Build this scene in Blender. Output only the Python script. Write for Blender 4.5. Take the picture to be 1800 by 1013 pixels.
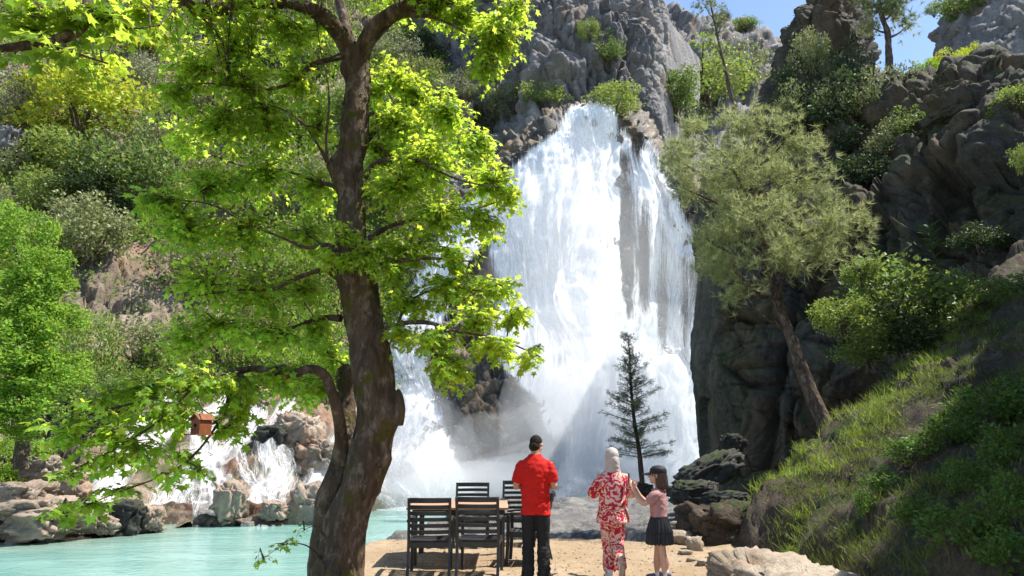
import bpy, bmesh, math, random
import numpy as np
from mathutils import Vector, Matrix
from mathutils.bvhtree import BVHTree

for o in list(bpy.data.objects):
    bpy.data.objects.remove(o)
SC = bpy.context.scene
COL = SC.collection
R = math.radians
random.seed(7)
rng = np.random.default_rng(7)

# ------------------------------------------------------------------ camera
F = 1310.0                      # focal length in pixels of the 1800 px wide photograph
PITCH = R(11.81)
EYE = 1.6
cam_d = bpy.data.cameras.new('camera')
cam = bpy.data.objects.new('camera', cam_d)
COL.objects.link(cam)
cam_d.sensor_width = 36.0
cam_d.lens = 36.0 * F / 1800.0
cam_d.clip_start = 0.05
cam_d.clip_end = 2000.0
cam.location = (0, 0, EYE)
cam.rotation_euler = (R(90) + PITCH, 0, 0)
SC.camera = cam

# ------------------------------------------------------------------ sky and sun
SUN_EL = R(60)
SUN_AZ = R(9)                  # degrees ahead of the right-hand side (+X towards +Y)
sun_dir = Vector((math.cos(SUN_EL) * math.cos(SUN_AZ), math.cos(SUN_EL) * math.sin(SUN_AZ), math.sin(SUN_EL)))
world = bpy.data.worlds.new('World')
SC.world = world
world.use_nodes = True
wn = world.node_tree
wn.nodes.clear()
sky = wn.nodes.new('ShaderNodeTexSky')
sky.sky_type = 'NISHITA'
sky.sun_disc = False
sky.sun_elevation = SUN_EL
sky.sun_rotation = math.atan2(sun_dir.x, sun_dir.y)
sky.altitude = 600
sky.air_density = 1.0
sky.dust_density = 0.6
sky.ozone_density = 1.4
bg = wn.nodes.new('ShaderNodeBackground')
bg.inputs['Strength'].default_value = 0.13
wo = wn.nodes.new('ShaderNodeOutputWorld')
wn.links.new(sky.outputs[0], bg.inputs['Color'])
wn.links.new(bg.outputs[0], wo.inputs['Surface'])
sun_l = bpy.data.lights.new('sun', 'SUN')
sun_l.energy = 4.9
sun_l.angle = R(0.53)
sun_l.color = (1.0, 0.95, 0.87)
sun = bpy.data.objects.new('sun', sun_l)
COL.objects.link(sun)
sun.location = (20, 10, 40)
sun.rotation_euler = (-sun_dir).to_track_quat('-Z', 'Y').to_euler()

SC.view_settings.view_transform = 'Standard'
SC.view_settings.look = 'None'
SC.view_settings.gamma = 1.0
SC.view_settings.use_curve_mapping = False
SC.view_settings.exposure = 0.95
SC.render.engine = 'CYCLES'
SC.cycles.use_denoising = True
try:
    SC.cycles.denoiser = 'OPENIMAGEDENOISE'
    SC.cycles.denoising_prefilter = 'ACCURATE'
except Exception:
    pass
SC.cycles.max_bounces = 7
SC.cycles.diffuse_bounces = 3
SC.cycles.glossy_bounces = 2
SC.cycles.transmission_bounces = 5
SC.cycles.transparent_max_bounces = 12
SC.cycles.volume_bounces = 1
SC.cycles.volume_step_rate = 2.0
SC.cycles.use_adaptive_sampling = True
SC.cycles.adaptive_threshold = 0.02
SC.cycles.sample_clamp_indirect = 6.0

# ------------------------------------------------------------------ geometry helpers
CP, SP = math.cos(PITCH), math.sin(PITCH)

def at(px, py, Y):
    """world point that lies Y metres ahead of the camera in the direction of photograph pixel (px, py)"""
    px = np.asarray(px, float); py = np.asarray(py, float); Y = np.asarray(Y, float)
    u = (px - 900.0) / F; v = (506.5 - py) / F
    t = Y / (CP - v * SP)
    return np.stack(np.broadcast_arrays(u * t, Y, EYE + t * (SP + v * CP)), -1)

def pix(P):
    P = np.asarray(P, float)
    x, y, z = P[..., 0], P[..., 1], P[..., 2] - EYE
    d = y * CP + z * SP
    return 900 + F * x / d, 506.5 - F * (z * CP - y * SP) / d

_perm = np.random.default_rng(3).permutation(4096)
def _hash(ix, iy, iz, k=0):
    return _perm[(_perm[(_perm[(ix + k * 71) & 4095] + iy) & 4095] + iz) & 4095]
_gr = np.random.default_rng(5).normal(size=(4096, 3))
_gr /= np.linalg.norm(_gr, axis=1)[:, None]
_rv = np.random.default_rng(6).random((4096, 3))

def perlin(P, seed=0):
    P = np.asarray(P, float)
    i = np.floor(P).astype(int); f = P - i
    w = f * f * f * (f * (f * 6 - 15) + 10)
    out = 0
    for dx in (0, 1):
        wx = w[..., 0] if dx else 1 - w[..., 0]
        for dy in (0, 1):
            wy = w[..., 1] if dy else 1 - w[..., 1]
            for dz in (0, 1):
                wz = w[..., 2] if dz else 1 - w[..., 2]
                h = _hash(i[..., 0] + dx, i[..., 1] + dy, i[..., 2] + dz, seed)
                g = _gr[h]
                d = g[..., 0] * (f[..., 0] - dx) + g[..., 1] * (f[..., 1] - dy) + g[..., 2] * (f[..., 2] - dz)
                out = out + wx * wy * wz * d
    return out * 1.6

def fbm(P, octaves=4, seed=0, gain=0.5):
    P = np.asarray(P, float); out = 0; a = 1.0
    for k in range(octaves):
        out = out + a * perlin(P * 2.0 ** k + 13.7 * k, seed + k); a *= gain
    return out

def blocks(P, seed=0, tilt=0.8):
    """facetted rock: each Voronoi cell has its own height and its own tilted plane"""
    P = np.asarray(P, float)
    i = np.floor(P).astype(int)
    best = np.full(P.shape[:-1], 1e9); second = best.copy(); val = np.zeros(P.shape[:-1])
    for dx in (-1, 0, 1):
        for dy in (-1, 0, 1):
            for dz in (-1, 0, 1):
                c = i + np.array([dx, dy, dz])
                h = _hash(c[..., 0], c[..., 1], c[..., 2], seed)
                ctr = c + _rv[h]
                dv = P - ctr
                d = (dv ** 2).sum(-1)
                v = (_rv[(h * 7 + 11) & 4095, 0] - 0.5) + tilt * (dv * _gr[(h * 5 + 3) & 4095]).sum(-1)
                m = d < best
                second = np.where(m, best, np.minimum(second, d))
                val = np.where(m, v, val)
                best = np.where(m, d, best)
    return val, np.sqrt(second) - np.sqrt(best)

def cr(pts, n):
    """Catmull-Rom resample of control points along axis 0 to n points"""
    pts = np.asarray(pts, float)
    m = len(pts)
    t = np.linspace(0, m - 1, n)
    i = np.clip(np.floor(t).astype(int), 0, m - 2)
    f = (t - i).reshape((-1,) + (1,) * (pts.ndim - 1))
    p0 = pts[np.clip(i - 1, 0, m - 1)]; p1 = pts[i]; p2 = pts[i + 1]; p3 = pts[np.clip(i + 2, 0, m - 1)]
    return 0.5 * (2 * p1 + (p2 - p0) * f + (2 * p0 - 5 * p1 + 4 * p2 - p3) * f ** 2 + (3 * p1 - p0 - 3 * p2 + p3) * f ** 3)

class MB:
    """collects vertices and faces and links them as ONE mesh object"""
    def __init__(s):
        s.V = []; s.F = []; s.n = 0; s.M = []
    def add(s, V, Fa, mi=0):
        V = np.asarray(V, float).reshape(-1, 3)
        if isinstance(Fa, np.ndarray):
            Fa = Fa + s.n
            s.F.append(Fa); s.M.append(np.full(len(Fa), mi))
        else:
            by = {}
            for f in Fa: by.setdefault(len(f), []).append(f)
            for k, fs in by.items():
                s.F.append(np.array(fs, int) + s.n); s.M.append(np.full(len(fs), mi))
        s.V.append(V); s.n += len(V)
    def mesh(s, name, smooth=False):
        me = bpy.data.meshes.new(name)
        V = np.concatenate(s.V) if s.V else np.zeros((0, 3))
        me.vertices.add(len(V)); me.vertices.foreach_set('co', V.astype(np.float32).ravel())
        tot = np.concatenate([np.full(len(f), f.shape[1]) for f in s.F]).astype(np.int32)
        idx = np.concatenate([f.ravel() for f in s.F]).astype(np.int32)
        st = np.concatenate([[0], np.cumsum(tot)[:-1]]).astype(np.int32)
        me.loops.add(len(idx)); me.loops.foreach_set('vertex_index', idx)
        me.polygons.add(len(tot)); me.polygons.foreach_set('loop_start', st); me.polygons.foreach_set('loop_total', tot)
        me.polygons.foreach_set('material_index', np.concatenate(s.M).astype(np.int32))
        me.polygons.foreach_set('use_smooth', np.full(len(tot), smooth))
        me.update(calc_edges=True); me.validate()
        return me
    def build(s, name, mat, parent=None, smooth=False):
        me = s.mesh(name, smooth)
        for m in (mat if isinstance(mat, (list, tuple)) else [mat]): me.materials.append(m)
        return link(name, me, parent)

def link(name, me, parent=None):
    o = bpy.data.objects.new(name, me)
    COL.objects.link(o)
    if parent is not None: o.parent = parent
    return o

def tag(o, label=None, cat=None, group=None, kind=None):
    if label: o['label'] = label
    if cat: o['category'] = cat
    if group: o['group'] = group
    if kind: o['kind'] = kind
    return o

def empty(name, loc=(0, 0, 0), rz=0, label=None, cat=None, group=None):
    o = bpy.data.objects.new(name, None)
    o.empty_display_size = 0.1
    COL.objects.link(o); o.location = loc; o.rotation_euler = (0, 0, rz)
    return tag(o, label, cat, group)

def grid_faces(n, m):
    a = np.arange(n * m).reshape(n, m)
    return np.stack([a[:-1, :-1], a[:-1, 1:], a[1:, 1:], a[1:, :-1]], -1).reshape(-1, 4)

def grid_normals(G):
    du = np.gradient(G, axis=1); dv = np.gradient(G, axis=0)
    n = np.cross(du, dv); n /= np.linalg.norm(n, axis=-1, keepdims=True) + 1e-9
    return n

def tube(path, radii, sides=8, wob=0, seed=0, cap=True):
    path = np.asarray(path, float); radii = np.asarray(radii, float) * np.ones(len(path))
    t = np.gradient(path, axis=0); t /= np.linalg.norm(t, axis=1)[:, None] + 1e-9
    ref = np.array([0, 0, 1.0]) if abs(t[0][2]) < 0.9 else np.array([1.0, 0, 0])
    b = np.cross(t[0], ref); b /= np.linalg.norm(b)
    Bs = []
    for k in range(len(path)):
        b = b - t[k] * (b @ t[k]); b /= np.linalg.norm(b) + 1e-9; Bs.append(b)
    B = np.array(Bs); C = np.cross(t, B)
    a = np.linspace(0, 2 * np.pi, sides, endpoint=False)
    rr = radii[:, None] * np.ones((1, sides))
    V = path[:, None] + rr[..., None] * (B[:, None] * np.cos(a)[None, :, None] + C[:, None] * np.sin(a)[None, :, None])
    n = len(path)
    idx = np.arange(n * sides).reshape(n, sides)
    nx = np.roll(idx, -1, axis=1)
    Fq = np.stack([idx[:-1], nx[:-1], nx[1:], idx[1:]], -1).reshape(-1, 4)
    V = V.reshape(-1, 3)
    if wob:
        nrm = V - np.repeat(path, sides, 0)
        V = V + nrm * (wob * fbm(V * 2.2, 3, seed))[:, None]
    return V, Fq

def rot_to(d, up=(0, 0, 1)):
    """rotation matrices (n,3,3) whose columns are side, d, normal"""
    d = np.asarray(d, float); d = d / (np.linalg.norm(d, axis=-1, keepdims=True) + 1e-9)
    up = np.broadcast_to(np.asarray(up, float), d.shape)
    s = np.cross(d, up); l = np.linalg.norm(s, axis=-1, keepdims=True)
    s = np.where(l < 1e-4, np.array([1.0, 0, 0]), s / (l + 1e-9))
    n = np.cross(s, d)
    return np.stack([s, d, n], -1)

def scatter(mb, T, TF, pos, M, size, mi=0):
    """many copies of template verts T / faces TF at pos with rotation M and size, added to a mesh builder"""
    V = np.einsum('nij,kj->nki', M, T) * np.asarray(size)[:, None, None] + pos[:, None]
    n, k = len(pos), len(T)
    Fa = (np.asarray(TF)[None] + (np.arange(n) * k)[:, None, None]).reshape(-1, np.asarray(TF).shape[1])
    mb.add(V.reshape(-1, 3), Fa, mi)

def unit(n, r=rng):
    v = r.normal(size=(n, 3)); return v / np.linalg.norm(v, axis=1)[:, None]

# ------------------------------------------------------------------ material helpers
def nodes(name):
    m = bpy.data.materials.new(name); m.use_nodes = True
    nt = m.node_tree; nt.nodes.clear()
    out = nt.nodes.new('ShaderNodeOutputMaterial')
    return m, nt, out

class N:
    """small wrapper to write node trees in few lines"""
    def __init__(s, nt): s.nt = nt
    def new(s, t, **kw):
        n = s.nt.nodes.new(t)
        for k, v in kw.items():
            if k.startswith('_'): setattr(n, k[1:], v)
        return n
    def set(s, n, **kw):
        for k, v in kw.items():
            k = k.replace('_', ' ')
            sock = n.inputs.get(k) or n.inputs[k]
            s.put(sock, v)
        return n
    def put(s, sock, v):
        if isinstance(v, bpy.types.NodeSocket): s.nt.links.new(v, sock)
        else:
            if hasattr(sock.default_value, '__len__') and not hasattr(v, '__len__'): v = (v, v, v)
            if hasattr(v, '__len__') and len(v) == 3 and hasattr(sock.default_value, '__len__') and len(sock.default_value) == 4: v = tuple(v) + (1,)
            sock.default_value = v
    def pos(s): return s.new('ShaderNodeNewGeometry').outputs['Position']
    def obj(s): return s.new('ShaderNodeTexCoord').outputs['Object']
    def island(s): return s.new('ShaderNodeNewGeometry').outputs['Random Per Island']
    def attr(s, name): return s.new('ShaderNodeAttribute', _attribute_name=name)
    def map(s, vec, scale=(1, 1, 1), loc=(0, 0, 0), rot=(0, 0, 0)):
        n = s.new('ShaderNodeMapping'); s.put(n.inputs['Vector'], vec)
        n.inputs['Scale'].default_value = scale; n.inputs['Location'].default_value = loc; n.inputs['Rotation'].default_value = rot
        return n.outputs[0]
    def noise(s, vec, scale=1, detail=5, rough=0.55, dist=0.0):
        n = s.new('ShaderNodeTexNoise'); s.put(n.inputs['Vector'], vec)
        n.inputs['Scale'].default_value = scale; n.inputs['Detail'].default_value = detail
        n.inputs['Roughness'].default_value = rough; n.inputs['Distortion'].default_value = dist
        return n.outputs['Fac']
    def voro(s, vec, scale=1, feature='F1', out='Distance', rnd=1.0):
        n = s.new('ShaderNodeTexVoronoi', _feature=feature); s.put(n.inputs['Vector'], vec)
        n.inputs['Scale'].default_value = scale; n.inputs['Randomness'].default_value = rnd
        return n.outputs[out]
    def ramp(s, fac, stops, interp='LINEAR'):
        n = s.new('ShaderNodeValToRGB'); s.put(n.inputs['Fac'], fac)
        cr_ = n.color_ramp; cr_.interpolation = interp
        while len(cr_.elements) < len(stops): cr_.elements.new(0.5)
        for e, (p, c) in zip(cr_.elements, stops):
            e.position = p
            e.color = (c, c, c, 1) if not hasattr(c, '__len__') else tuple(c) + (1,)
        return n.outputs['Color']
    def mix(s, fac, a, b, mode='MIX'):
        n = s.new('ShaderNodeMix', _data_type='RGBA', _blend_type=mode)
        s.put(n.inputs[0], fac); s.put(n.inputs[6], a); s.put(n.inputs[7], b)
        return n.outputs[2]
    def math(s, op, a, b=0.0, c=0.0, clamp=False):
        n = s.new('ShaderNodeMath', _operation=op, _use_clamp=clamp)
        s.put(n.inputs[0], a); s.put(n.inputs[1], b); s.put(n.inputs[2], c)
        return n.outputs[0]
    def bump(s, h, strength=0.5, dist=0.1, normal=None):
        n = s.new('ShaderNodeBump'); n.inputs['Strength'].default_value = strength; n.inputs['Distance'].default_value = dist
        s.put(n.inputs['Height'], h)
        if normal is not None: s.put(n.inputs['Normal'], normal)
        return n.outputs[0]
    def bsdf(s, color, rough=0.8, spec=0.3, normal=None, **kw):
        n = s.new('ShaderNodeBsdfPrincipled')
        s.put(n.inputs['Base Color'], color); s.put(n.inputs['Roughness'], rough)
        s.put(n.inputs['Specular IOR Level'], spec)
        if normal is not None: s.put(n.inputs['Normal'], normal)
        for k, v in kw.items(): s.put(n.inputs[k.replace('_', ' ')], v)
        return n.outputs[0]

def rock_mat(name, base, dark, light, scale=1.0, moss=None, moss_amt=0.5, rough=0.85, bump=0.6, strata=0.0, warm=None, warm_amt=0.55):
    m, nt, out = nodes(name); n = N(nt); p = n.pos()
    big = n.noise(p, 0.35 * scale, 4, 0.6)
    med = n.noise(p, 1.6 * scale, 6, 0.65, 0.4)
    fine = n.noise(p, 9 * scale, 6, 0.7)
    c = n.mix(n.ramp(med, [(0.34, 0), (0.66, 1)]), base, light)
    c = n.mix(n.ramp(n.math('ADD', n.math('MULTIPLY', big, 0.6), n.math('MULTIPLY', fine, 0.4)), [(0.38, 1), (0.56, 0)]), c, dark)
    if warm is not None:
        wv = n.noise(n.map(p, (1, 1, 0.5), (7, 3, 1)), 0.55 * scale, 5, 0.6)
        c = n.mix(n.ramp(wv, [(warm_amt - 0.05, 0), (warm_amt + 0.08, 1)]), c, warm)
    wobble = n.new('ShaderNodeVectorMath', _operation='ADD')
    nz = n.new('ShaderNodeTexNoise'); nz.inputs['Scale'].default_value = 1.2 * scale; n.put(nz.inputs['Vector'], p)
    n.put(wobble.inputs[0], p); n.put(wobble.inputs[1], nz.outputs['Color'])
    cr1 = n.voro(wobble.outputs[0], 0.7 * scale, 'DISTANCE_TO_EDGE')
    crack = n.math('MULTIPLY', n.ramp(cr1, [(0.0, 1), (0.03, 0)]), n.ramp(n.noise(p, 0.8 * scale, 3), [(0.52, 0), (0.6, 1)]))
    grain = n.noise(p, 26 * scale, 5, 0.75)
    c = n.mix(n.math('MULTIPLY', n.ramp(grain, [(0.4, 1), (0.56, 0)]), 0.5), c, dark)
    streaks = n.noise(n.map(p, (1, 1, 0.16)), 2.2 * scale, 5, 0.65)
    c = n.mix(n.math('MULTIPLY', n.ramp(streaks, [(0.5, 0), (0.66, 1)]), 0.55), c, tuple(0.5 * x + 0.5 * y for x, y in zip(dark, base)))
    c = n.mix(n.math('MULTIPLY', crack, 0.65), c, tuple(x * 0.35 for x in dark))
    if moss is not None:
        geo = n.new('ShaderNodeNewGeometry')
        sep = n.new('ShaderNodeSeparateXYZ'); n.put(sep.inputs[0], geo.outputs['Normal'])
        mv = n.math('ADD', n.noise(p, 0.9 * scale, 6, 0.7), n.math('MULTIPLY', sep.outputs[2], 0.25))
        c = n.mix(n.ramp(mv, [(moss_amt, 0), (moss_amt + 0.12, 1)]), c, moss)
    h = n.math('ADD', n.math('MULTIPLY', fine, 0.35), n.math('ADD', n.math('MULTIPLY', med, 0.9), n.math('MULTIPLY', grain, 0.3)))
    if strata:
        sv = n.noise(n.map(p, (0.3, 0.3, 3.5)), 1.0 * scale, 5, 0.6)
        h = n.math('ADD', h, n.math('MULTIPLY', sv, strata))
    nt.links.new(n.bsdf(c, rough, 0.25, n.bump(h, bump, 0.25 / scale)), out.inputs['Surface'])
    return m

def leaf_mat(name, refl, trans, var=0.35, tfac=0.5, tip=None, rough=0.5, dry=None):
    m, nt, out = nodes(name); n = N(nt)
    r = n.island()
    oi = n.new('ShaderNodeObjectInfo').outputs['Random']
    r2 = n.math('FRACT', n.math('MULTIPLY', r, 17.3))
    hsv = n.new('ShaderNodeHueSaturation')
    n.put(hsv.inputs['Hue'], n.math('ADD', 0.47, n.math('MULTIPLY', r, 0.06)))
    n.put(hsv.inputs['Value'], n.math('ADD', 1 - var, n.math('MULTIPLY', r2, 2 * var)))
    col = refl if tip is None else n.mix(n.ramp(n.noise(n.pos(), 0.9, 3), [(0.45, 0), (0.62, 1)]), refl, tip)
    if dry is not None:
        col = n.mix(n.ramp(r, [(0.9, 0), (0.91, 1)]), col, dry)
    n.put(hsv.inputs['Color'], col)
    hs2 = n.new('ShaderNodeHueSaturation')
    n.put(hs2.inputs['Hue'], n.math('ADD', 0.475, n.math('MULTIPLY', r, 0.05)))
    n.put(hs2.inputs['Value'], n.math('ADD', 1 - var, n.math('MULTIPLY', r2, 2 * var)))
    n.put(hs2.inputs['Color'], trans)
    a = n.bsdf(hsv.outputs[0], rough, 0.35)
    t = n.new('ShaderNodeBsdfTranslucent'); n.put(t.inputs['Color'], hs2.outputs[0])
    mx = n.new('ShaderNodeMixShader'); mx.inputs[0].default_value = tfac
    nt.links.new(a, mx.inputs[1]); nt.links.new(t.outputs[0], mx.inputs[2])
    nt.links.new(mx.outputs[0], out.inputs['Surface'])
    return m

def bark_mat(name, base, dark, light, scale=6, bump=0.8, moss=None):
    m, nt, out = nodes(name); n = N(nt); p = n.pos()
    st = n.noise(n.map(p, (1, 1, 0.25)), scale, 6, 0.65, 0.6)
    fn = n.noise(p, scale * 6, 4, 0.7)
    bg_ = n.noise(n.map(p, (1, 1, .5)), scale * 1.3, 5, 0.7)
    c = n.mix(n.ramp(st, [(0.35, 0), (0.65, 1)]), dark, base)
    c = n.mix(n.ramp(bg_, [(0.5, 0), (0.64, 1)]), c, light)
    if moss is not None:
        c = n.mix(n.ramp(n.noise(n.map(p, (1, 1, 1), (5, 5, 5)), scale * 0.5, 6, 0.7), [(0.56, 0), (0.63, 1)]), c, moss)
    h = n.math('ADD', n.math('ADD', st, n.math('MULTIPLY', n.voro(n.map(p, (1, 1, .45)), scale * 3.2), 0.5)), n.math('MULTIPLY', fn, 0.4))
    nt.links.new(n.bsdf(c, 0.9, 0.15, n.bump(h, bump, 0.05)), out.inputs['Surface'])
    return m

def plain_mat(name, color, rough=0.6, spec=0.4, var=0.12, scale=12, bump=0.0, **kw):
    m, nt, out = nodes(name); n = N(nt); p = n.obj()
    f = n.noise(p, scale, 5, 0.6)
    c = n.mix(n.ramp(f, [(0.3, 0), (0.7, 1)]), tuple(x * (1 - var) for x in color), tuple(min(1, x * (1 + var)) for x in color))
    nm = n.bump(f, bump, 0.02) if bump else None
    nt.links.new(n.bsdf(c, rough, spec, nm, **kw), out.inputs['Surface'])
    return m
# ================================================================== materials of the setting
M = {}
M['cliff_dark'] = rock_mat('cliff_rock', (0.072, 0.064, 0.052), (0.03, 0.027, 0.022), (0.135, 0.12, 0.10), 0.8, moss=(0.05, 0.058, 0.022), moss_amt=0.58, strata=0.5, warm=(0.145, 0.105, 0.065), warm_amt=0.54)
M['cliff_grey'] = rock_mat('grey_cliff_rock', (0.22, 0.21, 0.205), (0.10, 0.10, 0.105), (0.36, 0.34, 0.32), 0.35, strata=0.4, warm=(0.27, 0.19, 0.135), warm_amt=0.62)
M['hill'] = rock_mat('hillside_soil', (0.27, 0.20, 0.145), (0.13, 0.10, 0.075), (0.40, 0.32, 0.25), 0.5, moss=(0.09, 0.10, 0.04), moss_amt=0.68, warm=(0.36, 0.20, 0.13), warm_amt=0.56)
M['fall_rock'] = rock_mat('wet_fall_rock', (0.10, 0.095, 0.09), (0.04, 0.04, 0.04), (0.24, 0.22, 0.19), 0.5, rough=0.55, strata=0.4, warm=(0.28, 0.2, 0.12), warm_amt=0.52)
M['boulder'] = rock_mat('beige_boulder_rock', (0.36, 0.28, 0.21), (0.17, 0.13, 0.095), (0.50, 0.42, 0.34), 1.3, warm=(0.42, 0.25, 0.16), warm_amt=0.6)
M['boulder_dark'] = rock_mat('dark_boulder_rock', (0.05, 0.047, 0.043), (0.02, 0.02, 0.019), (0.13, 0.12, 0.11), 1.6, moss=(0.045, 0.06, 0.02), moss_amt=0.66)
M['shelf'] = rock_mat('wet_shelf_rock', (0.19, 0.18, 0.165), (0.085, 0.08, 0.075), (0.31, 0.295, 0.27), 1.4, rough=0.38, bump=0.7)
M['path_stone'] = rock_mat('pale_path_stone', (0.48, 0.39, 0.29), (0.25, 0.19, 0.13), (0.62, 0.53, 0.42), 2.5, warm=(0.48, 0.32, 0.2), warm_amt=0.62, bump=0.8)
M['bank'] = rock_mat('bank_soil', (0.095, 0.07, 0.048), (0.035, 0.028, 0.02), (0.20, 0.155, 0.11), 1.6, moss=(0.04, 0.055, 0.015), moss_amt=0.68, bump=0.9)

def ground_mat():
    m, nt, out = nodes('trodden_dirt'); n = N(nt); p = n.pos()
    a = n.noise(p, 0.8, 5, 0.6); b = n.noise(p, 5, 6, 0.7); g = n.noise(p, 60, 3, 0.6)
    c = n.mix(n.ramp(a, [(0.35, 0), (0.65, 1)]), (0.29, 0.21, 0.13), (0.365, 0.28, 0.185))
    c = n.mix(n.ramp(b, [(0.5, 0), (0.72, 1)]), c, (0.25, 0.17, 0.10))
    c = n.mix(n.math('MULTIPLY', n.ramp(g, [(0.55, 0), (0.7, 1)]), 0.45), c, (0.18, 0.125, 0.07))
    v = n.voro(p, 22); c = n.mix(n.math('MULTIPLY', n.ramp(v, [(0.12, 1), (0.2, 0)]), 0.35), c, (0.45, 0.37, 0.27))
    h = n.math('ADD', n.math('MULTIPLY', b, 0.6), n.math('MULTIPLY', g, 0.25))
    nt.links.new(n.bsdf(c, 0.92, 0.15, n.bump(h, 0.7, 0.05)), out.inputs['Surface'])
    return m
M['dirt'] = ground_mat()

# ================================================================== terrain patches
TERR = {}
def reg(name, G):
    n, m = G.shape[:2]
    V = G.reshape(-1, 3); Fq = grid_faces(n, m)
    TERR[name] = BVHTree.FromPolygons([tuple(v) for v in V], [tuple(f) for f in Fq])

def hit(px, py, names):
    d = at(px, py, 10.0) - np.array([0, 0, EYE])
    best = None
    for nm in names:
        loc, nor, _, dist = TERR[nm].ray_cast(Vector((0, 0, EYE)), Vector(d).normalized())
        if loc is not None and (best is None or dist < best[2]): best = (np.array(loc), np.array(nor), dist)
    if best is None: return None
    nor = best[1]
    if nor @ best[0] - nor[2] * EYE > 0: nor = -nor
    return best[0], nor

def rockdisp(P, amp, s, seed=0, ani=(1, 1, 1), warp=0.35, fine=1.0):
    Q = P * np.array(ani) * s
    Q = Q + warp * np.stack([perlin(Q * 0.8 + 31 * k, seed + k) for k in range(3)], -1)
    b1, e1 = blocks(Q, seed, 0.9)
    b2, e2 = blocks(Q * 2.7 + 9.1, seed + 3, 1.0)
    b3, e3 = blocks(Q * 6.8 + 4.3, seed + 7, 1.0)
    crack = -0.35 * np.exp(-(e1 / 0.06) ** 2) - 0.14 * np.exp(-(e2 / 0.07) ** 2)
    return amp * (b1 + 0.45 * fine * b2 + 0.16 * fine * b3 + crack + 0.3 * fbm(Q * 1.3, 5, seed + 5, 0.6))

def fract(P, f, amp, seed):
    """deep narrow upright fractures"""
    return -amp * np.exp(-np.abs(perlin(P * np.array([f, f, f * .14]), seed)) / .05) - .5 * amp * np.exp(-np.abs(perlin(P * np.array([f * .5, f * .5, f * 1.3]) + 5, seed + 2)) / .05)

def patch(rows, n, m):
    C = np.array([at([a[0] for a in r], [a[1] for a in r], [a[2] for a in r]) for r in rows])
    G = cr(C, n)
    return cr(G.transpose(1, 0, 2), m).transpose(1, 0, 2)

def outward(G):
    nr = grid_normals(G)
    if (nr * (np.array([0, 0, EYE]) - G)).sum(-1).mean() < 0: nr = -nr
    return nr

def make_patch(name, rows, n, m, mat, disp=None, key=None, smooth=True):
    G = patch(rows, n, m)
    nr = outward(G)
    if disp is not None: G = G + nr * disp(G)[..., None]
    reg(key or name, G)
    b = MB(); Fq = grid_faces(n, m)
    b.add(G.reshape(-1, 3), Fq)
    o = b.build(name, mat, smooth=smooth)
    tag(o, kind='structure')
    return o, G

# ---- pool
WATER = -1.5
def zrow(py_list, px_list, Ys): return [(a, b, c) for a, b, c in zip(px_list, py_list, Ys)]

# ---- left hillside
cols = [-330, -120, 60, 200, 330, 480, 580, 660, 740, 830]
hill_rows = [
    zrow([990, 968, 950, 938, 925, 922, 912, 905, 892, 890], cols, [22, 23.5, 26, 27.2, 29.5, 30, 33, 36, 41, 44]),
    zrow([900, 878, 880, 890, 880, 870, 850, 830, 820, 815], cols, [24, 25, 28, 29, 31.5, 32.5, 36, 41, 45, 50]),
    zrow([830, 800, 800, 800, 775, 760, 745, 725, 705, 700], cols, [28, 29, 31, 32.5, 35, 37, 42, 46, 50, 54]),
    zrow([700, 690, 690, 685, 672, 660, 645, 630, 615, 610], cols, [35, 35, 37, 39, 42, 45, 48, 52, 56, 59]),
    zrow([570, 560, 560, 560, 545, 540, 530, 515, 505, 500], cols, [42, 42, 43, 45, 48, 52, 55, 58, 61, 64]),
    zrow([430, 430, 430, 430, 430, 420, 410, 390, 375, 370], cols, [48, 49, 50, 52, 55, 58, 61, 64, 68, 70]),
    zrow([290, 290, 290, 290, 290, 280, 270, 260, 250, 245], cols, [58, 59, 60, 62, 64, 67, 70, 73, 76, 78]),
    zrow([120, 120, 120, 125, 130, 130, 130, 130, 140, 150], cols, [70, 70, 72, 74, 77, 80, 82, 85, 88, 90]),
    zrow([-60, -60, -60, -40, -20, 0, 10, 20, 40, 60], cols, [86, 86, 87, 88, 92, 95, 98, 100, 104, 108]),
    zrow([-200, -200, -200, -190, -180, -160, -150, -140, -120, -100], cols, [105, 105, 105, 105, 108, 110, 114, 118, 120, 124]),
]
def hill_disp(P):
    far = np.clip((P[..., 1] - 20) / 60, 0.25, 1.2)
    return rockdisp(P, 0.8, 0.5, 2, (1, 1, 0.9)) * (0.35 + 0.7 * far) + 1.6 * far * fbm(P * 0.11, 3, 9)
hillside, HG = make_patch('hillside', hill_rows, 300, 300, M['hill'], hill_disp)

# ---- cliff mountain above the falls
mc = [500, 620, 740, 850, 930, 1010, 1090, 1140, 1170, 1195, 1230]
mrows = [
    zrow([420] * 11, mc, [76, 75, 74, 72, 70, 70, 71, 73, 75, 82, 95]),
    zrow([300] * 11, mc, [80, 80, 79, 75, 72, 72, 73, 75, 78, 86, 100]),
    zrow([190, 190, 185, 180, 175, 170, 170, 170, 175, 180, 190], mc, [92, 92, 90, 84, 76, 75, 75, 77, 80, 90, 106]),
    zrow([80, 80, 80, 70, 60, 50, 55, 80, 110, 125, 150], mc, [100, 100, 98, 92, 82, 79, 79, 80, 83, 94, 112]),
    zrow([-60, -60, -60, -60, -60, -50, -20, 5, 45, 80, 120], mc, [106, 106, 104, 98, 86, 84, 83, 84, 87, 98, 118]),
    zrow([-240, -240, -240, -240, -220, -200, -80, -15, 22, 60, 105], mc, [112, 112, 110, 104, 94, 92, 90, 88, 90, 102, 122]),
]
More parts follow.
